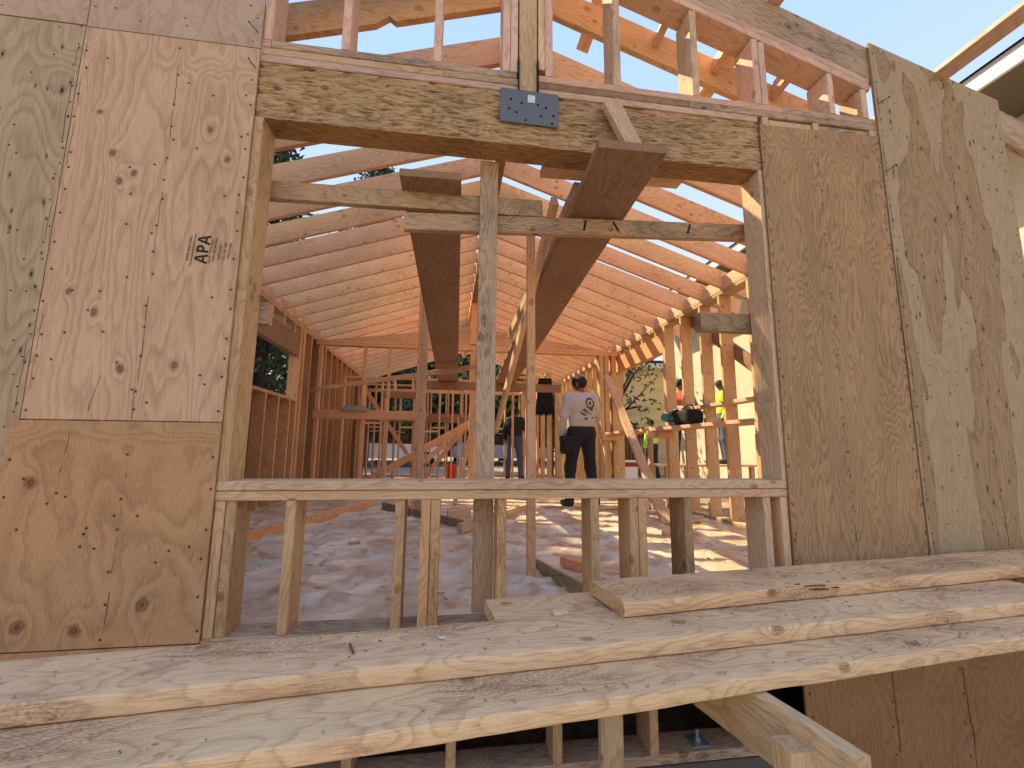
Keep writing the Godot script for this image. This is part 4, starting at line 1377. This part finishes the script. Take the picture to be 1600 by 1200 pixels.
func neighbours() -> void:
	M.foliage = painted()
	M.foliage.roughness = 0.6
	M.foliage.backlight_enabled = true
	M.foliage.backlight = Color(0.06, 0.09, 0.03)
	var g := "conifers left of the building"
	var spots := [[-6.2, -15.2, 13.4, "tall dark conifer seen through the left window opening"], [-9.0, -10.0, 16.0, "conifer outside the left wall, nearest the building"], [-11.6, -6.6, 15.0, "conifer left of the gable corner"], [-3.4, -18.6, 13.6, "conifer behind the rear left corner"], [-9.6, -13.6, 14.8, "conifer between its neighbours at the left"], [-7.9, -11.3, 12.0, "conifer close behind the nearest one, outside the left wall"], [-10.6, -12.9, 18.6, "tall conifer in the second row at the left"], [-13.5, -2.6, 11.0, "conifer farthest to the left of the gable"]]
	var i := 0
	for s in spots:
		conifer(s[3], Vector3(s[0], ground_height(s[0], s[1]), s[1]), s[2], 3.0, 500 + i, g, i == 0)
		i += 1
	var back := [[-9.5, -25.0, 7.5], [-6.0, -27.0, 8.0], [-2.6, -28.0, 9.0], [0.6, -26.5, 7.5], [3.6, -29.0, 9.0], [7.0, -27.0, 8.0], [11.0, -28.0, 8.5], [-4.4, -24.0, 5.0], [1.9, -24.5, 4.6], [5.2, -25.0, 5.0]]
	var names := ["leftmost round tree far behind the rear wall", "second round tree from the left far behind", "third round tree from the left far behind", "round tree far behind the middle of the rear wall", "fifth tall round tree far behind, right of the middle", "round tree far behind, second from the right", "rightmost round tree far behind the house", "low tree behind the white parked car", "low tree behind the silver parked car", "low tree far behind near the board fence"]
	for k in 10:
		broadleaf(names[k], Vector3(back[k][0], -0.08, back[k][1]), back[k][2], 4.6, 600 + k, "trees far behind", 6500, 0.42, Color(0.05, 0.062, 0.016), Color(0.14, 0.16, 0.045))
	broadleaf("small dark leaved tree in front of the cream house wall", Vector3(5.0, -0.1, -13.2), 4.6, 1.9, 650, "", 480, 0.16, Color(0.025, 0.035, 0.02), Color(0.06, 0.08, 0.04))
	# cream house to the right
	M.stucco = tex_mat(mottle_image(361, Color(0.84, 0.78, 0.64), Color(0.88, 0.83, 0.70), Color(0.80, 0.74, 0.60), 0.01, 0.03, 256), 0.92)
	M.roofing = tex_mat(mottle_image(371, Color(0.22, 0.22, 0.23), Color(0.30, 0.30, 0.30), Color(0.17, 0.17, 0.18), 0.05, 0.1, 256), 0.9)
	var hs := thing("cream_house", "cream stucco house with grey roof beyond the right wall", "house", Vector3(6.6, -1.3, -6))
	box_node(hs, "wall", Vector3(3.0, 3.0, -0.5), Vector3(6.0, 6.0, 11.0), M.stucco)
	box_node(hs, "soffit", Vector3(2.7, 6.03, -0.5), Vector3(7.2, 0.05, 12.0), plain(Color(0.42, 0.40, 0.36), 0.8))
	box_node(hs, "fascia", Vector3(-0.92, 6.1, -0.5), Vector3(0.04, 0.2, 12.0), M.white)
	var rf := begin()
	var e0 := Vector3(-0.98, 6.2, -6.6)
	var e1 := Vector3(-0.98, 6.2, 5.6)
	var t0 := Vector3(3.0, 8.0, -6.6)
	var t1 := Vector3(3.0, 8.0, 5.6)
	for q in [e0, e1, t1, e0, t1, t0]:
		rf.set_color(Color.WHITE)
		rf.set_normal(Vector3(-0.42, 0.91, 0))
		rf.set_uv(Vector2(q.z, q.x) * 0.3)
		rf.add_vertex(q)
	for q in [t0, t1, e1 + Vector3(7.96, 0, 0), t0, e1 + Vector3(7.96, 0, 0), e0 + Vector3(7.96, 0, 0)]:
		rf.set_color(Color.WHITE)
		rf.set_normal(Vector3(0.42, 0.91, 0))
		rf.set_uv(Vector2(q.z, q.x) * 0.3)
		rf.add_vertex(q)
	for q in [e0, t0, e0 + Vector3(7.96, 0, 0), e1, t1, e1 + Vector3(7.96, 0, 0)]:
		rf.set_color(Color.WHITE)
		rf.set_normal(Vector3(0, 0, signf(q.z)))
		rf.set_uv(Vector2(q.x, q.y) * 0.3)
		rf.add_vertex(q)
	mesh_node(hs, "roof", rf.commit(), M.roofing)
	var gar := thing("low_annex", "lower cream annex with a straight eave behind the right doorway", "house", Vector3(7.4, -0.1, -15.5))
	box_node(gar, "wall", Vector3(1.2, 1.75, 0), Vector3(7.2, 3.5, 3.0), M.stucco)
	box_node(gar, "eave", Vector3(1.2, 3.58, 0.2), Vector3(7.8, 0.14, 3.8), M.white)
	box_node(gar, "roof", Vector3(1.2, 3.72, 0.1), Vector3(7.6, 0.14, 3.6), M.roofing)
	# dark fence by the annex
	var fe := thing("board_fence", "dark board fence with gaps below the annex wall", "fence", Vector3(3.2, -0.1, -13.6))
	for k in 26:
		var hgt := 1.55 + 0.02 * (k % 3)
		upright(fe, "fence_board", 0.12 * k, 0.12 * k + 0.09, 0.0, hgt, -0.012, 0.012, M.brown, Color(0.5, 0.42, 0.38))
	along_x(fe, "rail", 0.0, 3.1, 0.35, 0.44, -0.05, -0.013, M.brown, Color(0.45, 0.4, 0.36))
	along_x(fe, "rail", 0.0, 3.1, 1.2, 1.29, -0.05, -0.013, M.brown, Color(0.45, 0.4, 0.36))
	# parked cars far behind
	car("white parked car behind the rear wall", Vector3(-2.4, 0.0, -20.0), 0.2, Color(0.85, 0.86, 0.88))
	car("silver parked car right of the white one", Vector3(2.6, 0.0, -21.5), -0.15, Color(0.55, 0.57, 0.60))
	car("dark blue parked car beyond the middle of the rear wall", Vector3(0.4, 0.0, -24.0), 0.05, Color(0.12, 0.16, 0.25))

func car(label: String, at: Vector3, turn: float, col: Color) -> void:
	var t := thing("parked_car", label, "car", Vector3(at.x, ground_height(at.x, at.z), at.z), "cars parked behind the site")
	t.rotation.y = turn
	var paint := plain(col, 0.25, 0.1)
	paint.clearcoat_enabled = true
	var low := PackedVector2Array([Vector2(-2.2, 0.35), Vector2(2.2, 0.35), Vector2(2.25, 0.6), Vector2(2.1, 0.82), Vector2(1.2, 0.95), Vector2(-1.7, 0.98), Vector2(-2.2, 0.9), Vector2(-2.28, 0.6)])
	sheet(t, "body", low, -0.88, 0.88, paint)
	var cab := PackedVector2Array([Vector2(-1.75, 0.96), Vector2(1.15, 0.94), Vector2(0.45, 1.42), Vector2(-0.2, 1.5), Vector2(-1.1, 1.45)])
	sheet(t, "cabin", cab, -0.74, 0.74, plain(Color(0.07, 0.08, 0.09), 0.08))
	var roof := PackedVector2Array([Vector2(0.45, 1.42), Vector2(0.4, 1.45), Vector2(-0.2, 1.53), Vector2(-1.1, 1.48), Vector2(-1.12, 1.44), Vector2(-0.2, 1.5)])
	sheet(t, "roof_panel", roof, -0.76, 0.76, paint)
	for x: float in [-1.35, 1.35]:
		for z: float in [-0.8, 0.8]:
			var w := begin()
			tube(w, Vector3(0, 0, -0.1), Vector3(0, 0, 0.1), 0.32, 0.32, 20)
			var wh := mesh_node(t, "wheel", w.commit(), M.rubber)
			wh.position = Vector3(x, 0.33, z)
			var rm := begin()
			tube(rm, Vector3(0, 0, -0.105), Vector3(0, 0, 0.105), 0.2, 0.2, 16)
			mesh_node(wh, "rim", rm.commit(), M.galv)
	for z: float in [-0.6, 0.6]:
		box_node(t, "headlight", Vector3(2.18, 0.7, z), Vector3(0.1, 0.12, 0.35), M.white)

# ------------------------------------------------------------------ people
# skin over tapered bones [a, b, ra, rb, colour, blend] as one surface net
func body_mesh(bones: Array, cell: float, paint: Callable) -> ArrayMesh:
	var lo := Vector3(9, 9, 9)
	var hi := Vector3(-9, -9, -9)
	for b in bones:
		var m := maxf(b[2], b[3]) + 0.05
		lo = lo.min(b[0] - Vector3.ONE * m).min(b[1] - Vector3.ONE * m)
		hi = hi.max(b[0] + Vector3.ONE * m).max(b[1] + Vector3.ONE * m)
	var nx := int((hi.x - lo.x) / cell) + 2
	var ny := int((hi.y - lo.y) / cell) + 2
	var nz := int((hi.z - lo.z) / cell) + 2
	var f := PackedFloat32Array()
	f.resize(nx * ny * nz)
	f.fill(1.0)
	var raw := PackedFloat32Array()
	raw.resize(nx * ny * nz)
	raw.fill(1.0)
	var own := PackedByteArray()
	own.resize(nx * ny * nz)
	for bi in bones.size():
		var b: Array = bones[bi]
		var a0: Vector3 = b[0]
		var ba: Vector3 = b[1] - a0
		var l2 := maxf(ba.length_squared(), 1e-6)
		var m: float = maxf(b[2], b[3]) + 0.05
		var k: float = b[5]
		var p0 := (a0.min(b[1]) - Vector3.ONE * m - lo) / cell
		var p1 := (a0.max(b[1]) + Vector3.ONE * m - lo) / cell
		for z in range(maxi(0, int(p0.z)), mini(nz, int(p1.z) + 1)):
			for y in range(maxi(0, int(p0.y)), mini(ny, int(p1.y) + 1)):
				for x in range(maxi(0, int(p0.x)), mini(nx, int(p1.x) + 1)):
					var p := lo + Vector3(x, y, z) * cell - a0
					var h := clampf(p.dot(ba) / l2, 0.0, 1.0)
					var d: float = (p - ba * h).length() - lerpf(b[2], b[3], h)
					var i := (z * ny + y) * nx + x
					if d < raw[i]:
						raw[i] = d
						own[i] = bi
					var o := f[i]
					var q := maxf(k - absf(d - o), 0.0) / k
					f[i] = minf(d, o) - q * q * k * 0.25
	var st := begin()
	var id := {}
	var count := 0
	var corner := [0, 1, nx, nx + 1, nx * ny, nx * ny + 1, nx * ny + nx, nx * ny + nx + 1]
	var offs := [Vector3(0, 0, 0), Vector3(1, 0, 0), Vector3(0, 1, 0), Vector3(1, 1, 0), Vector3(0, 0, 1), Vector3(1, 0, 1), Vector3(0, 1, 1), Vector3(1, 1, 1)]
	var edges := [[0, 1], [2, 3], [4, 5], [6, 7], [0, 2], [1, 3], [4, 6], [5, 7], [0, 4], [1, 5], [2, 6], [3, 7]]
	for z in nz - 1:
		for y in ny - 1:
			for x in nx - 1:
				var i := (z * ny + y) * nx + x
				if absf(f[i]) > cell * 2.0:
					continue
				var neg := 0
				for c in 8:
					if f[i + corner[c]] < 0.0:
						neg += 1
				if neg == 0 or neg == 8:
					continue
				var s := Vector3.ZERO
				var n := 0
				for e in edges:
					var va := f[i + corner[e[0]]]
					var vb := f[i + corner[e[1]]]
					if (va < 0.0) != (vb < 0.0):
						s += (offs[e[0]] as Vector3).lerp(offs[e[1]], va / (va - vb))
						n += 1
				var p := lo + (Vector3(x, y, z) + s / n) * cell
				id[i] = count
				count += 1
				st.set_smooth_group(0)
				st.set_color(paint.call(p, bones[own[i]][4]))
				st.add_vertex(p)
	var ax := [1, nx, nx * ny]
	for z in range(1, nz - 1):
		for y in range(1, ny - 1):
			for x in range(1, nx - 1):
				var i := (z * ny + y) * nx + x
				if absf(f[i]) > cell * 2.0:
					continue
				for d in 3:
					if (f[i] < 0.0) == (f[i + ax[d]] < 0.0):
						continue
					var u: int = ax[(d + 1) % 3]
					var v: int = ax[(d + 2) % 3]
					var q := [i, i - u, i - u - v, i - v]
					if not (id.has(q[0]) and id.has(q[1]) and id.has(q[2]) and id.has(q[3])):
						continue
					var order := [0, 1, 2, 0, 2, 3] if f[i] > 0.0 else [0, 2, 1, 0, 3, 2]
					for w in order:
						st.add_index(id[q[w]])
	st.generate_normals()
	return st.commit()

const SKIN := Color(0.20, 0.11, 0.07)

func figure(c: Dictionary) -> Array:
	var sh: Color = c.shirt
	var tr: Color = c.trousers
	var ar: Color = c.get("sleeve", sh)
	var lw: Vector3 = c.get("lhand", Vector3(-0.25, 0.93, -0.06))
	var le: Vector3 = c.get("lelbow", Vector3(-0.27, 1.16, 0.04))
	var rw: Vector3 = c.get("rhand", Vector3(0.20, 1.08, -0.28))
	var re: Vector3 = c.get("relbow", Vector3(0.27, 1.17, -0.06))
	var hd: Vector3 = c.get("head", Vector3(-0.05, 0.17, -0.10))
	var boot := Color(0.05, 0.035, 0.025)
	var neck := Vector3(0.0, 1.47, -0.01)
	var h := neck + Vector3(0, 0.13, -0.015)
	var look := hd.normalized()
	var b := [
		[Vector3(-0.075, 0.96, 0), Vector3(0.075, 0.96, 0), 0.115, 0.115, tr, 0.05],
		[Vector3(-0.07, 1.1, 0), Vector3(0.07, 1.1, 0), 0.122, 0.122, sh, 0.06],
		[Vector3(-0.1, 1.3, 0.0), Vector3(0.1, 1.3, 0.0), 0.128, 0.128, sh, 0.08],
		[Vector3(-0.13, 1.41, 0.0), Vector3(0.13, 1.41, 0.0), 0.085, 0.085, sh, 0.07],
		[Vector3(0, 1.42, 0), neck + Vector3(0, 0.03, 0), 0.062, 0.055, SKIN, 0.03],
		[Vector3(-0.09, 0.92, 0), c.get("lknee", Vector3(-0.15, 0.5, -0.03)), 0.105, 0.072, tr, 0.05],
		[c.get("lknee", Vector3(-0.15, 0.5, -0.03)), Vector3(-0.18, 0.1, 0.0), 0.074, 0.062, tr, 0.04],
		[Vector3(0.09, 0.92, 0), c.get("rknee", Vector3(0.13, 0.5, -0.02)), 0.105, 0.072, tr, 0.05],
		[c.get("rknee", Vector3(0.13, 0.5, -0.02)), Vector3(0.17, 0.1, 0.03), 0.074, 0.062, tr, 0.04],
		[Vector3(-0.18, 0.05, 0.03), Vector3(-0.21, 0.04, -0.15), 0.05, 0.042, boot, 0.03],
		[Vector3(0.17, 0.05, 0.06), Vector3(0.21, 0.04, -0.12), 0.05, 0.042, boot, 0.03],
		[Vector3(-0.18, 1.41, 0), le, 0.072, 0.055, ar, 0.05],
		[le, lw, 0.055, 0.042, ar, 0.03],
		[Vector3(0.18, 1.41, 0), re, 0.072, 0.055, ar, 0.05],
		[re, rw, 0.055, 0.042, ar, 0.03],
		# skull, jaw, nose, ears
		[h + Vector3(0, 0.035, 0.015), h + look * 0.035 + Vector3(0, 0.03, 0), 0.09, 0.085, c.get("hair", Color(0.015, 0.012, 0.01)), 0.03],
		[h, h + look * 0.06 + Vector3(0, -0.045, 0), 0.07, 0.045, SKIN, 0.03],
		[h + look * 0.08, h + look * 0.115 + Vector3(0, -0.012, 0), 0.014, 0.017, SKIN, 0.02],
	]
	var side := look.cross(Vector3.UP).normalized()
	for s: float in [-1.0, 1.0]:
		b.append([h + side * 0.082 * s + Vector3(0, 0.015, 0), h + side * 0.086 * s + Vector3(0, -0.025, 0), 0.017, 0.014, SKIN, 0.015])
	# hands: palm, four fingers and a thumb
	for q in [[lw, le, -1.0], [rw, re, 1.0]]:
		var w: Vector3 = q[0]
		var dir := (w - (q[1] as Vector3)).normalized()
		var palm := w + dir * 0.075
		b.append([w, palm, 0.036, 0.038, SKIN, 0.02])
		var across := dir.cross(Vector3.RIGHT).normalized()
		for k in 4:
			var root := palm + across * (k - 1.5) * 0.021
			var mid := root + dir * (0.045 - 0.004 * absf(k - 1.3))
			b.append([root, mid, 0.011, 0.010, SKIN, 0.006])
			b.append([mid, mid + (dir * 0.6 - Vector3(q[2] * 0.5, 0, 0.3)).normalized() * 0.035, 0.010, 0.008, SKIN, 0.006])
		b.append([w + dir * 0.025 + across * -0.03, w + dir * 0.07 + across * -0.062, 0.013, 0.010, SKIN, 0.008])
	return b

func person(label: String, at: Vector3, turn: float, c: Dictionary, cell: float, paint: Callable) -> Node3D:
	var t := thing("person", label, "person", at)
	t.rotation.y = turn
	mesh_node(t, "body", body_mesh(figure(c), cell, paint), M.cloth)
	return t

func people() -> void:
	M.cloth = painted()
	var same := func(_p: Vector3, col: Color) -> Color: return col
	var print_back := func(p: Vector3, col: Color) -> Color:
		if col.r > 0.3 and p.z > 0.03 and p.y > 1.06 and p.y < 1.46:
			var q := Vector2(p.x - 0.075, p.y - 1.335)
			var r := Vector2(q.x * 1.25, q.y).length()
			if (r > 0.05 and r < 0.078) or r < 0.026:
				return Color(0.05, 0.045, 0.05)
			var s := sin(p.x * 38.0 + sin(p.y * 52.0) * 1.6) * sin(p.y * 62.0 + p.x * 24.0)
			if p.x > -0.06 and p.x < 0.19 and p.y > 1.10 and p.y < 1.27 and s > 0.33:
				return Color(0.09, 0.08, 0.08)
		return col
	person("worker seen from behind in a light printed sweatshirt and dark jeans, looking up", Vector3(1.755, 0.01, -5.7), 0.12, {"shirt": Color(0.50, 0.46, 0.43), "trousers": Color(0.012, 0.015, 0.026), "head": Vector3(-0.55, 0.35, -0.7)}, 0.0115, print_back)
	person("distant worker in a black shirt and blue jeans inside the rear room", Vector3(1.6, 0.01, -10.6), -0.5, {"shirt": Color(0.02, 0.02, 0.022), "trousers": Color(0.06, 0.09, 0.15), "head": Vector3(0.3, 0.0, -0.6)}, 0.02, same)
	var vest := func(p: Vector3, col: Color) -> Color:
		if col.r > 0.6 and col.b < 0.1 and (absf(p.y - 1.16) < 0.028 or absf(absf(p.x) - 0.10) < 0.025):
			return Color(0.62, 0.62, 0.6)
		return col
	person("worker in an orange safety vest beyond the right wall", Vector3(4.78, 0.47, -8.5), 2.2, {"shirt": Color(0.85, 0.13, 0.03), "sleeve": Color(0.10, 0.10, 0.12), "trousers": Color(0.03, 0.03, 0.04)}, 0.018, vest)
	person("worker in a bright yellow shirt and dark cap beyond the right wall", Vector3(5.66, 0.47, -8.45), 1.2, {"shirt": Color(0.62, 0.85, 0.05), "trousers": Color(0.10, 0.12, 0.16), "hair": Color(0.03, 0.07, 0.06)}, 0.018, same)
	person("distant worker in a neon green shirt seen below the shelf", Vector3(5.75, -0.12, -11.95), 0.4, {"shirt": Color(0.5, 0.8, 0.1), "trousers": Color(0.02, 0.025, 0.035)}, 0.022, same)
	# tool pouch on the worker's hip
	var tp := thing("tool_pouch", "black tool pouch hanging at the worker's left hip", "tool bag", Vector3(1.555, 0.72, -5.655))
	mesh_node(tp, "bag", rounded_block(Vector3(0.20, 0.24, 0.12), 0.03), M.black)
	var pk := mesh_node(tp, "pocket", rounded_block(Vector3(0.15, 0.15, 0.05), 0.02), plain(Color(0.08, 0.06, 0.055), 0.8))
	pk.position = Vector3(-0.01, -0.03, 0.075)
	box_node(tp, "handle", Vector3(0.03, 0.15, 0.02), Vector3(0.02, 0.12, 0.02), plain(Color(0.35, 0.07, 0.05), 0.5))
	tp.position.y = 0.80
	# walkway under the two workers outside
	var wk := thing("walkway_trestle", "low plank walkway under the two workers outside", "scaffold", Vector3(4.0, 0.0, -8.5))
	for k in 3:
		along_x(wk, "plank", 0.0, 2.2, 0.425, 0.463, -0.36 + 0.25 * k, -0.13 + 0.25 * k, M.plank)
	for x: float in [0.2, 2.0]:
		for z: float in [-0.3, 0.3]:
			var g := ground_height(4.0 + x, -8.5 + z)
			upright(wk, "leg", x, x + 0.08, g, 0.424, z - 0.04, z + 0.04, M.stud)

func rounded_block(s: Vector3, r: float) -> ArrayMesh:
	var st := begin()
	var n := 6
	for f in 6:
		var ax := f / 2
		var sg := 1.0 if f % 2 == 0 else -1.0
		for i in n:
			for j in n:
				for k in [[0, 0], [1, 0], [1, 1], [0, 0], [1, 1], [0, 1]]:
					var p := Vector3.ZERO
					p[ax] = sg
					p[(ax + 1) % 3] = (i + k[0]) / float(n) * 2.0 - 1.0
					p[(ax + 2) % 3] = (j + k[1]) / float(n) * 2.0 - 1.0
					var h := s * 0.5
					var core := (h - Vector3.ONE * r)
					var q := p * h
					var c := q.clamp(-core, core)
					var d := (q - c)
					d = d.normalized() * r if d.length() > 0.0001 else Vector3.ZERO
					st.set_color(Color.WHITE)
					st.set_normal(d.normalized() if d.length() > 0.0001 else Vector3.UP)
					st.add_vertex(c + d)
	return st.commit()

# ------------------------------------------------------------------ small things
func small_things() -> void:
	# jacket over the rail
	var n := FastNoiseLite.new()
	n.seed = 12
	n.frequency = 3.0
	var st := begin()
	for s in 2:
		for j in 17:
			for i in 13:
				var u := i / 12.0 - 0.5
				var v := j / 16.0
				var wd := 0.24 + 0.10 * v
				var z := (0.028 + 0.035 * v) * (1.0 if s == 0 else -1.0) + n.get_noise_2d(u * 3.0, v * 1.2 + s * 5.0) * 0.05 * v
				st.set_smooth_group(0)
				st.add_vertex(Vector3(u * wd, -v * (0.66 + 0.05 * sin(i * 1.7 + s)), z))
	for s in 2:
		for j in 16:
			for i in 12:
				var a := s * 221 + j * 13 + i
				for q in [a, a + 1, a + 14, a, a + 14, a + 13]:
					st.add_index(q)
	st.generate_normals()
	var jk := mesh_node(self, "hanging_jacket", st.commit(), plain(Color(0.045, 0.045, 0.05), 0.9))
	jk.position = Vector3(1.76, 2.045, -7.95)
	tag(jk, "dark jacket hanging from the thin rail behind the worker", "jacket")
	# circular saw and a dark bag on the shelf
	var cs := thing("circular_saw", "teal circular saw lying on the work shelf", "saw", Vector3(2.68, 1.022, -5.05))
	var teal := plain(Color(0.02, 0.33, 0.36), 0.45)
	var mo := begin()
	tube(mo, Vector3(-0.12, 0.11, 0), Vector3(0.06, 0.11, 0), 0.05, 0.055, 14)
	mesh_node(cs, "motor", mo.commit(), teal)
	var bl := begin()
	tube(bl, Vector3(0.075, 0.1, 0), Vector3(0.079, 0.1, 0), 0.09, 0.09, 24)
	mesh_node(cs, "blade", bl.commit(), M.galv)
	var gd := begin()
	for k in 10:
		var a := PI * k / 9.0
		var b := PI * (k + 1) / 9.0
		tube(gd, Vector3(0.08, 0.1 + 0.095 * sin(a), 0.095 * cos(a)), Vector3(0.08, 0.1 + 0.095 * sin(b), 0.095 * cos(b)), 0.022, 0.022, 6)
	mesh_node(cs, "guard", gd.commit(), M.black)
	box_node(cs, "base_plate", Vector3(0.02, 0.006, 0), Vector3(0.16, 0.006, 0.28), M.galv)
	var hn := begin()
	tube(hn, Vector3(0.0, 0.16, 0.02), Vector3(0.0, 0.2, 0.1), 0.02, 0.018, 8)
	tube(hn, Vector3(0.0, 0.2, 0.1), Vector3(0.0, 0.12, 0.16), 0.018, 0.02, 8)
	mesh_node(cs, "handle", hn.commit(), M.black)
	cs.rotation.y = 0.5
	var tb := thing("tool_bag", "slumped dark canvas bag on the shelf beside the saw", "tool bag", Vector3(2.72, 1.115, -4.72))
	mesh_node(tb, "bag", rounded_block(Vector3(0.22, 0.18, 0.36), 0.06), plain(Color(0.07, 0.075, 0.08), 0.9))
	var hd := begin()
	for k in 8:
		var a := PI * k / 8.0
		var b := PI * (k + 1) / 8.0
		tube(hd, Vector3(0.02, 0.08 + 0.07 * sin(a), 0.1 * cos(a)), Vector3(0.02, 0.08 + 0.07 * sin(b), 0.1 * cos(b)), 0.008, 0.008, 6)
	mesh_node(tb, "handle", hd.commit(), M.black)
	# step ladder near the middle
	var ld := thing("ladder", "grey aluminium ladder leaning by the cross frame", "ladder", Vector3(0.34, 0.01, -8.0))
	var alu := plain(Color(0.62, 0.66, 0.72), 0.35, 0.6)
	for s in [-0.16, 0.16]:
		stick(ld, "rail", Vector3(s, 0, 0), Vector3(s, 1.3, -0.25), 0.06, 0.025, Vector3.BACK, alu, Color.WHITE)
	for k in 4:
		var y := 0.25 + 0.28 * k
		stick(ld, "rung", Vector3(-0.15, y, -y * 0.19), Vector3(0.15, y, -y * 0.19), 0.05, 0.025, Vector3.BACK, alu, Color.WHITE)
	var bk := thing("bucket", "orange bucket on the floor of the rear room", "bucket", Vector3(0.1, 0.01, -11.0))
	var bs := begin()
	tube(bs, Vector3.ZERO, Vector3(0, 0.34, 0), 0.13, 0.155, 18)
	mesh_node(bk, "pail", bs.commit(), plain(Color(0.85, 0.20, 0.04), 0.45))
	var hb := begin()
	for k in 8:
		var a := PI * k / 8.0
		var b := PI * (k + 1) / 8.0
		tube(hb, Vector3(0.15 * cos(a), 0.32 + 0.1 * sin(a), 0.0), Vector3(0.15 * cos(b), 0.32 + 0.1 * sin(b), 0.0), 0.004, 0.004, 5)
	mesh_node(bk, "bail", hb.commit(), M.galv)
	# sign by the right posts
	var sg := thing("notice_board", "white notice with a red band standing by the right posts", "sign", Vector3(3.35, 0.0, -7.9))
	box_node(sg, "panel", Vector3(0, 0.30, 0), Vector3(0.3, 0.5, 0.02), M.white)
	box_node(sg, "band", Vector3(0, 0.47, 0.011), Vector3(0.3, 0.08, 0.004), plain(Color(0.55, 0.05, 0.06), 0.6))
	for x: float in [-0.12, 0.12]:
		box_node(sg, "leg", Vector3(x, -0.17, -0.02), Vector3(0.02, 0.6, 0.02), M.galv)
	# cloth on the left ledger
	var cst := begin()
	for j in 15:
		for i in 21:
			var u := i / 10.0 - 1.0
			var v := j / 7.0 - 1.0
			var e := clampf(1.0 - pow(absf(u), 2.5) - pow(absf(v), 2.5), 0.0, 1.0)
			cst.set_smooth_group(0)
			cst.add_vertex(Vector3(u * 0.22, sqrt(e) * (0.075 + 0.06 * n.get_noise_2d(u * 1.1, v * 1.1 + 7.0)), v * 0.1))
	for j in 14:
		for i in 20:
			var a := j * 21 + i
			for q in [a, a + 1, a + 22, a, a + 22, a + 21]:
				cst.add_index(q)
	cst.generate_normals()
	var cl := mesh_node(self, "folded_cloth", cst.commit(), plain(Color(0.55, 0.50, 0.44), 0.9))
	cl.position = Vector3(-1.45, 1.3, -7.13)
	tag(cl, "crumpled pale cloth lying on the ledger of the cross frame", "cloth")
	# cord on the rear floor
	var cd := begin()
	var prev := Vector3(0.9, 0.012, -8.2)
	for k in 40:
		var a := k * 0.5
		var q := Vector3(1.1 + 0.22 * cos(a) + 0.01 * k, 0.012 + 0.004 * (k % 3), -8.4 + 0.16 * sin(a * 1.03))
		tube(cd, prev, q, 0.008, 0.008, 5)
		prev = q
	var co := mesh_node(self, "power_cord", cd.commit(), plain(Color(0.05, 0.42, 0.36), 0.5))
	tag(co, "coiled green power cord on the floor behind the slim upright", "cord")
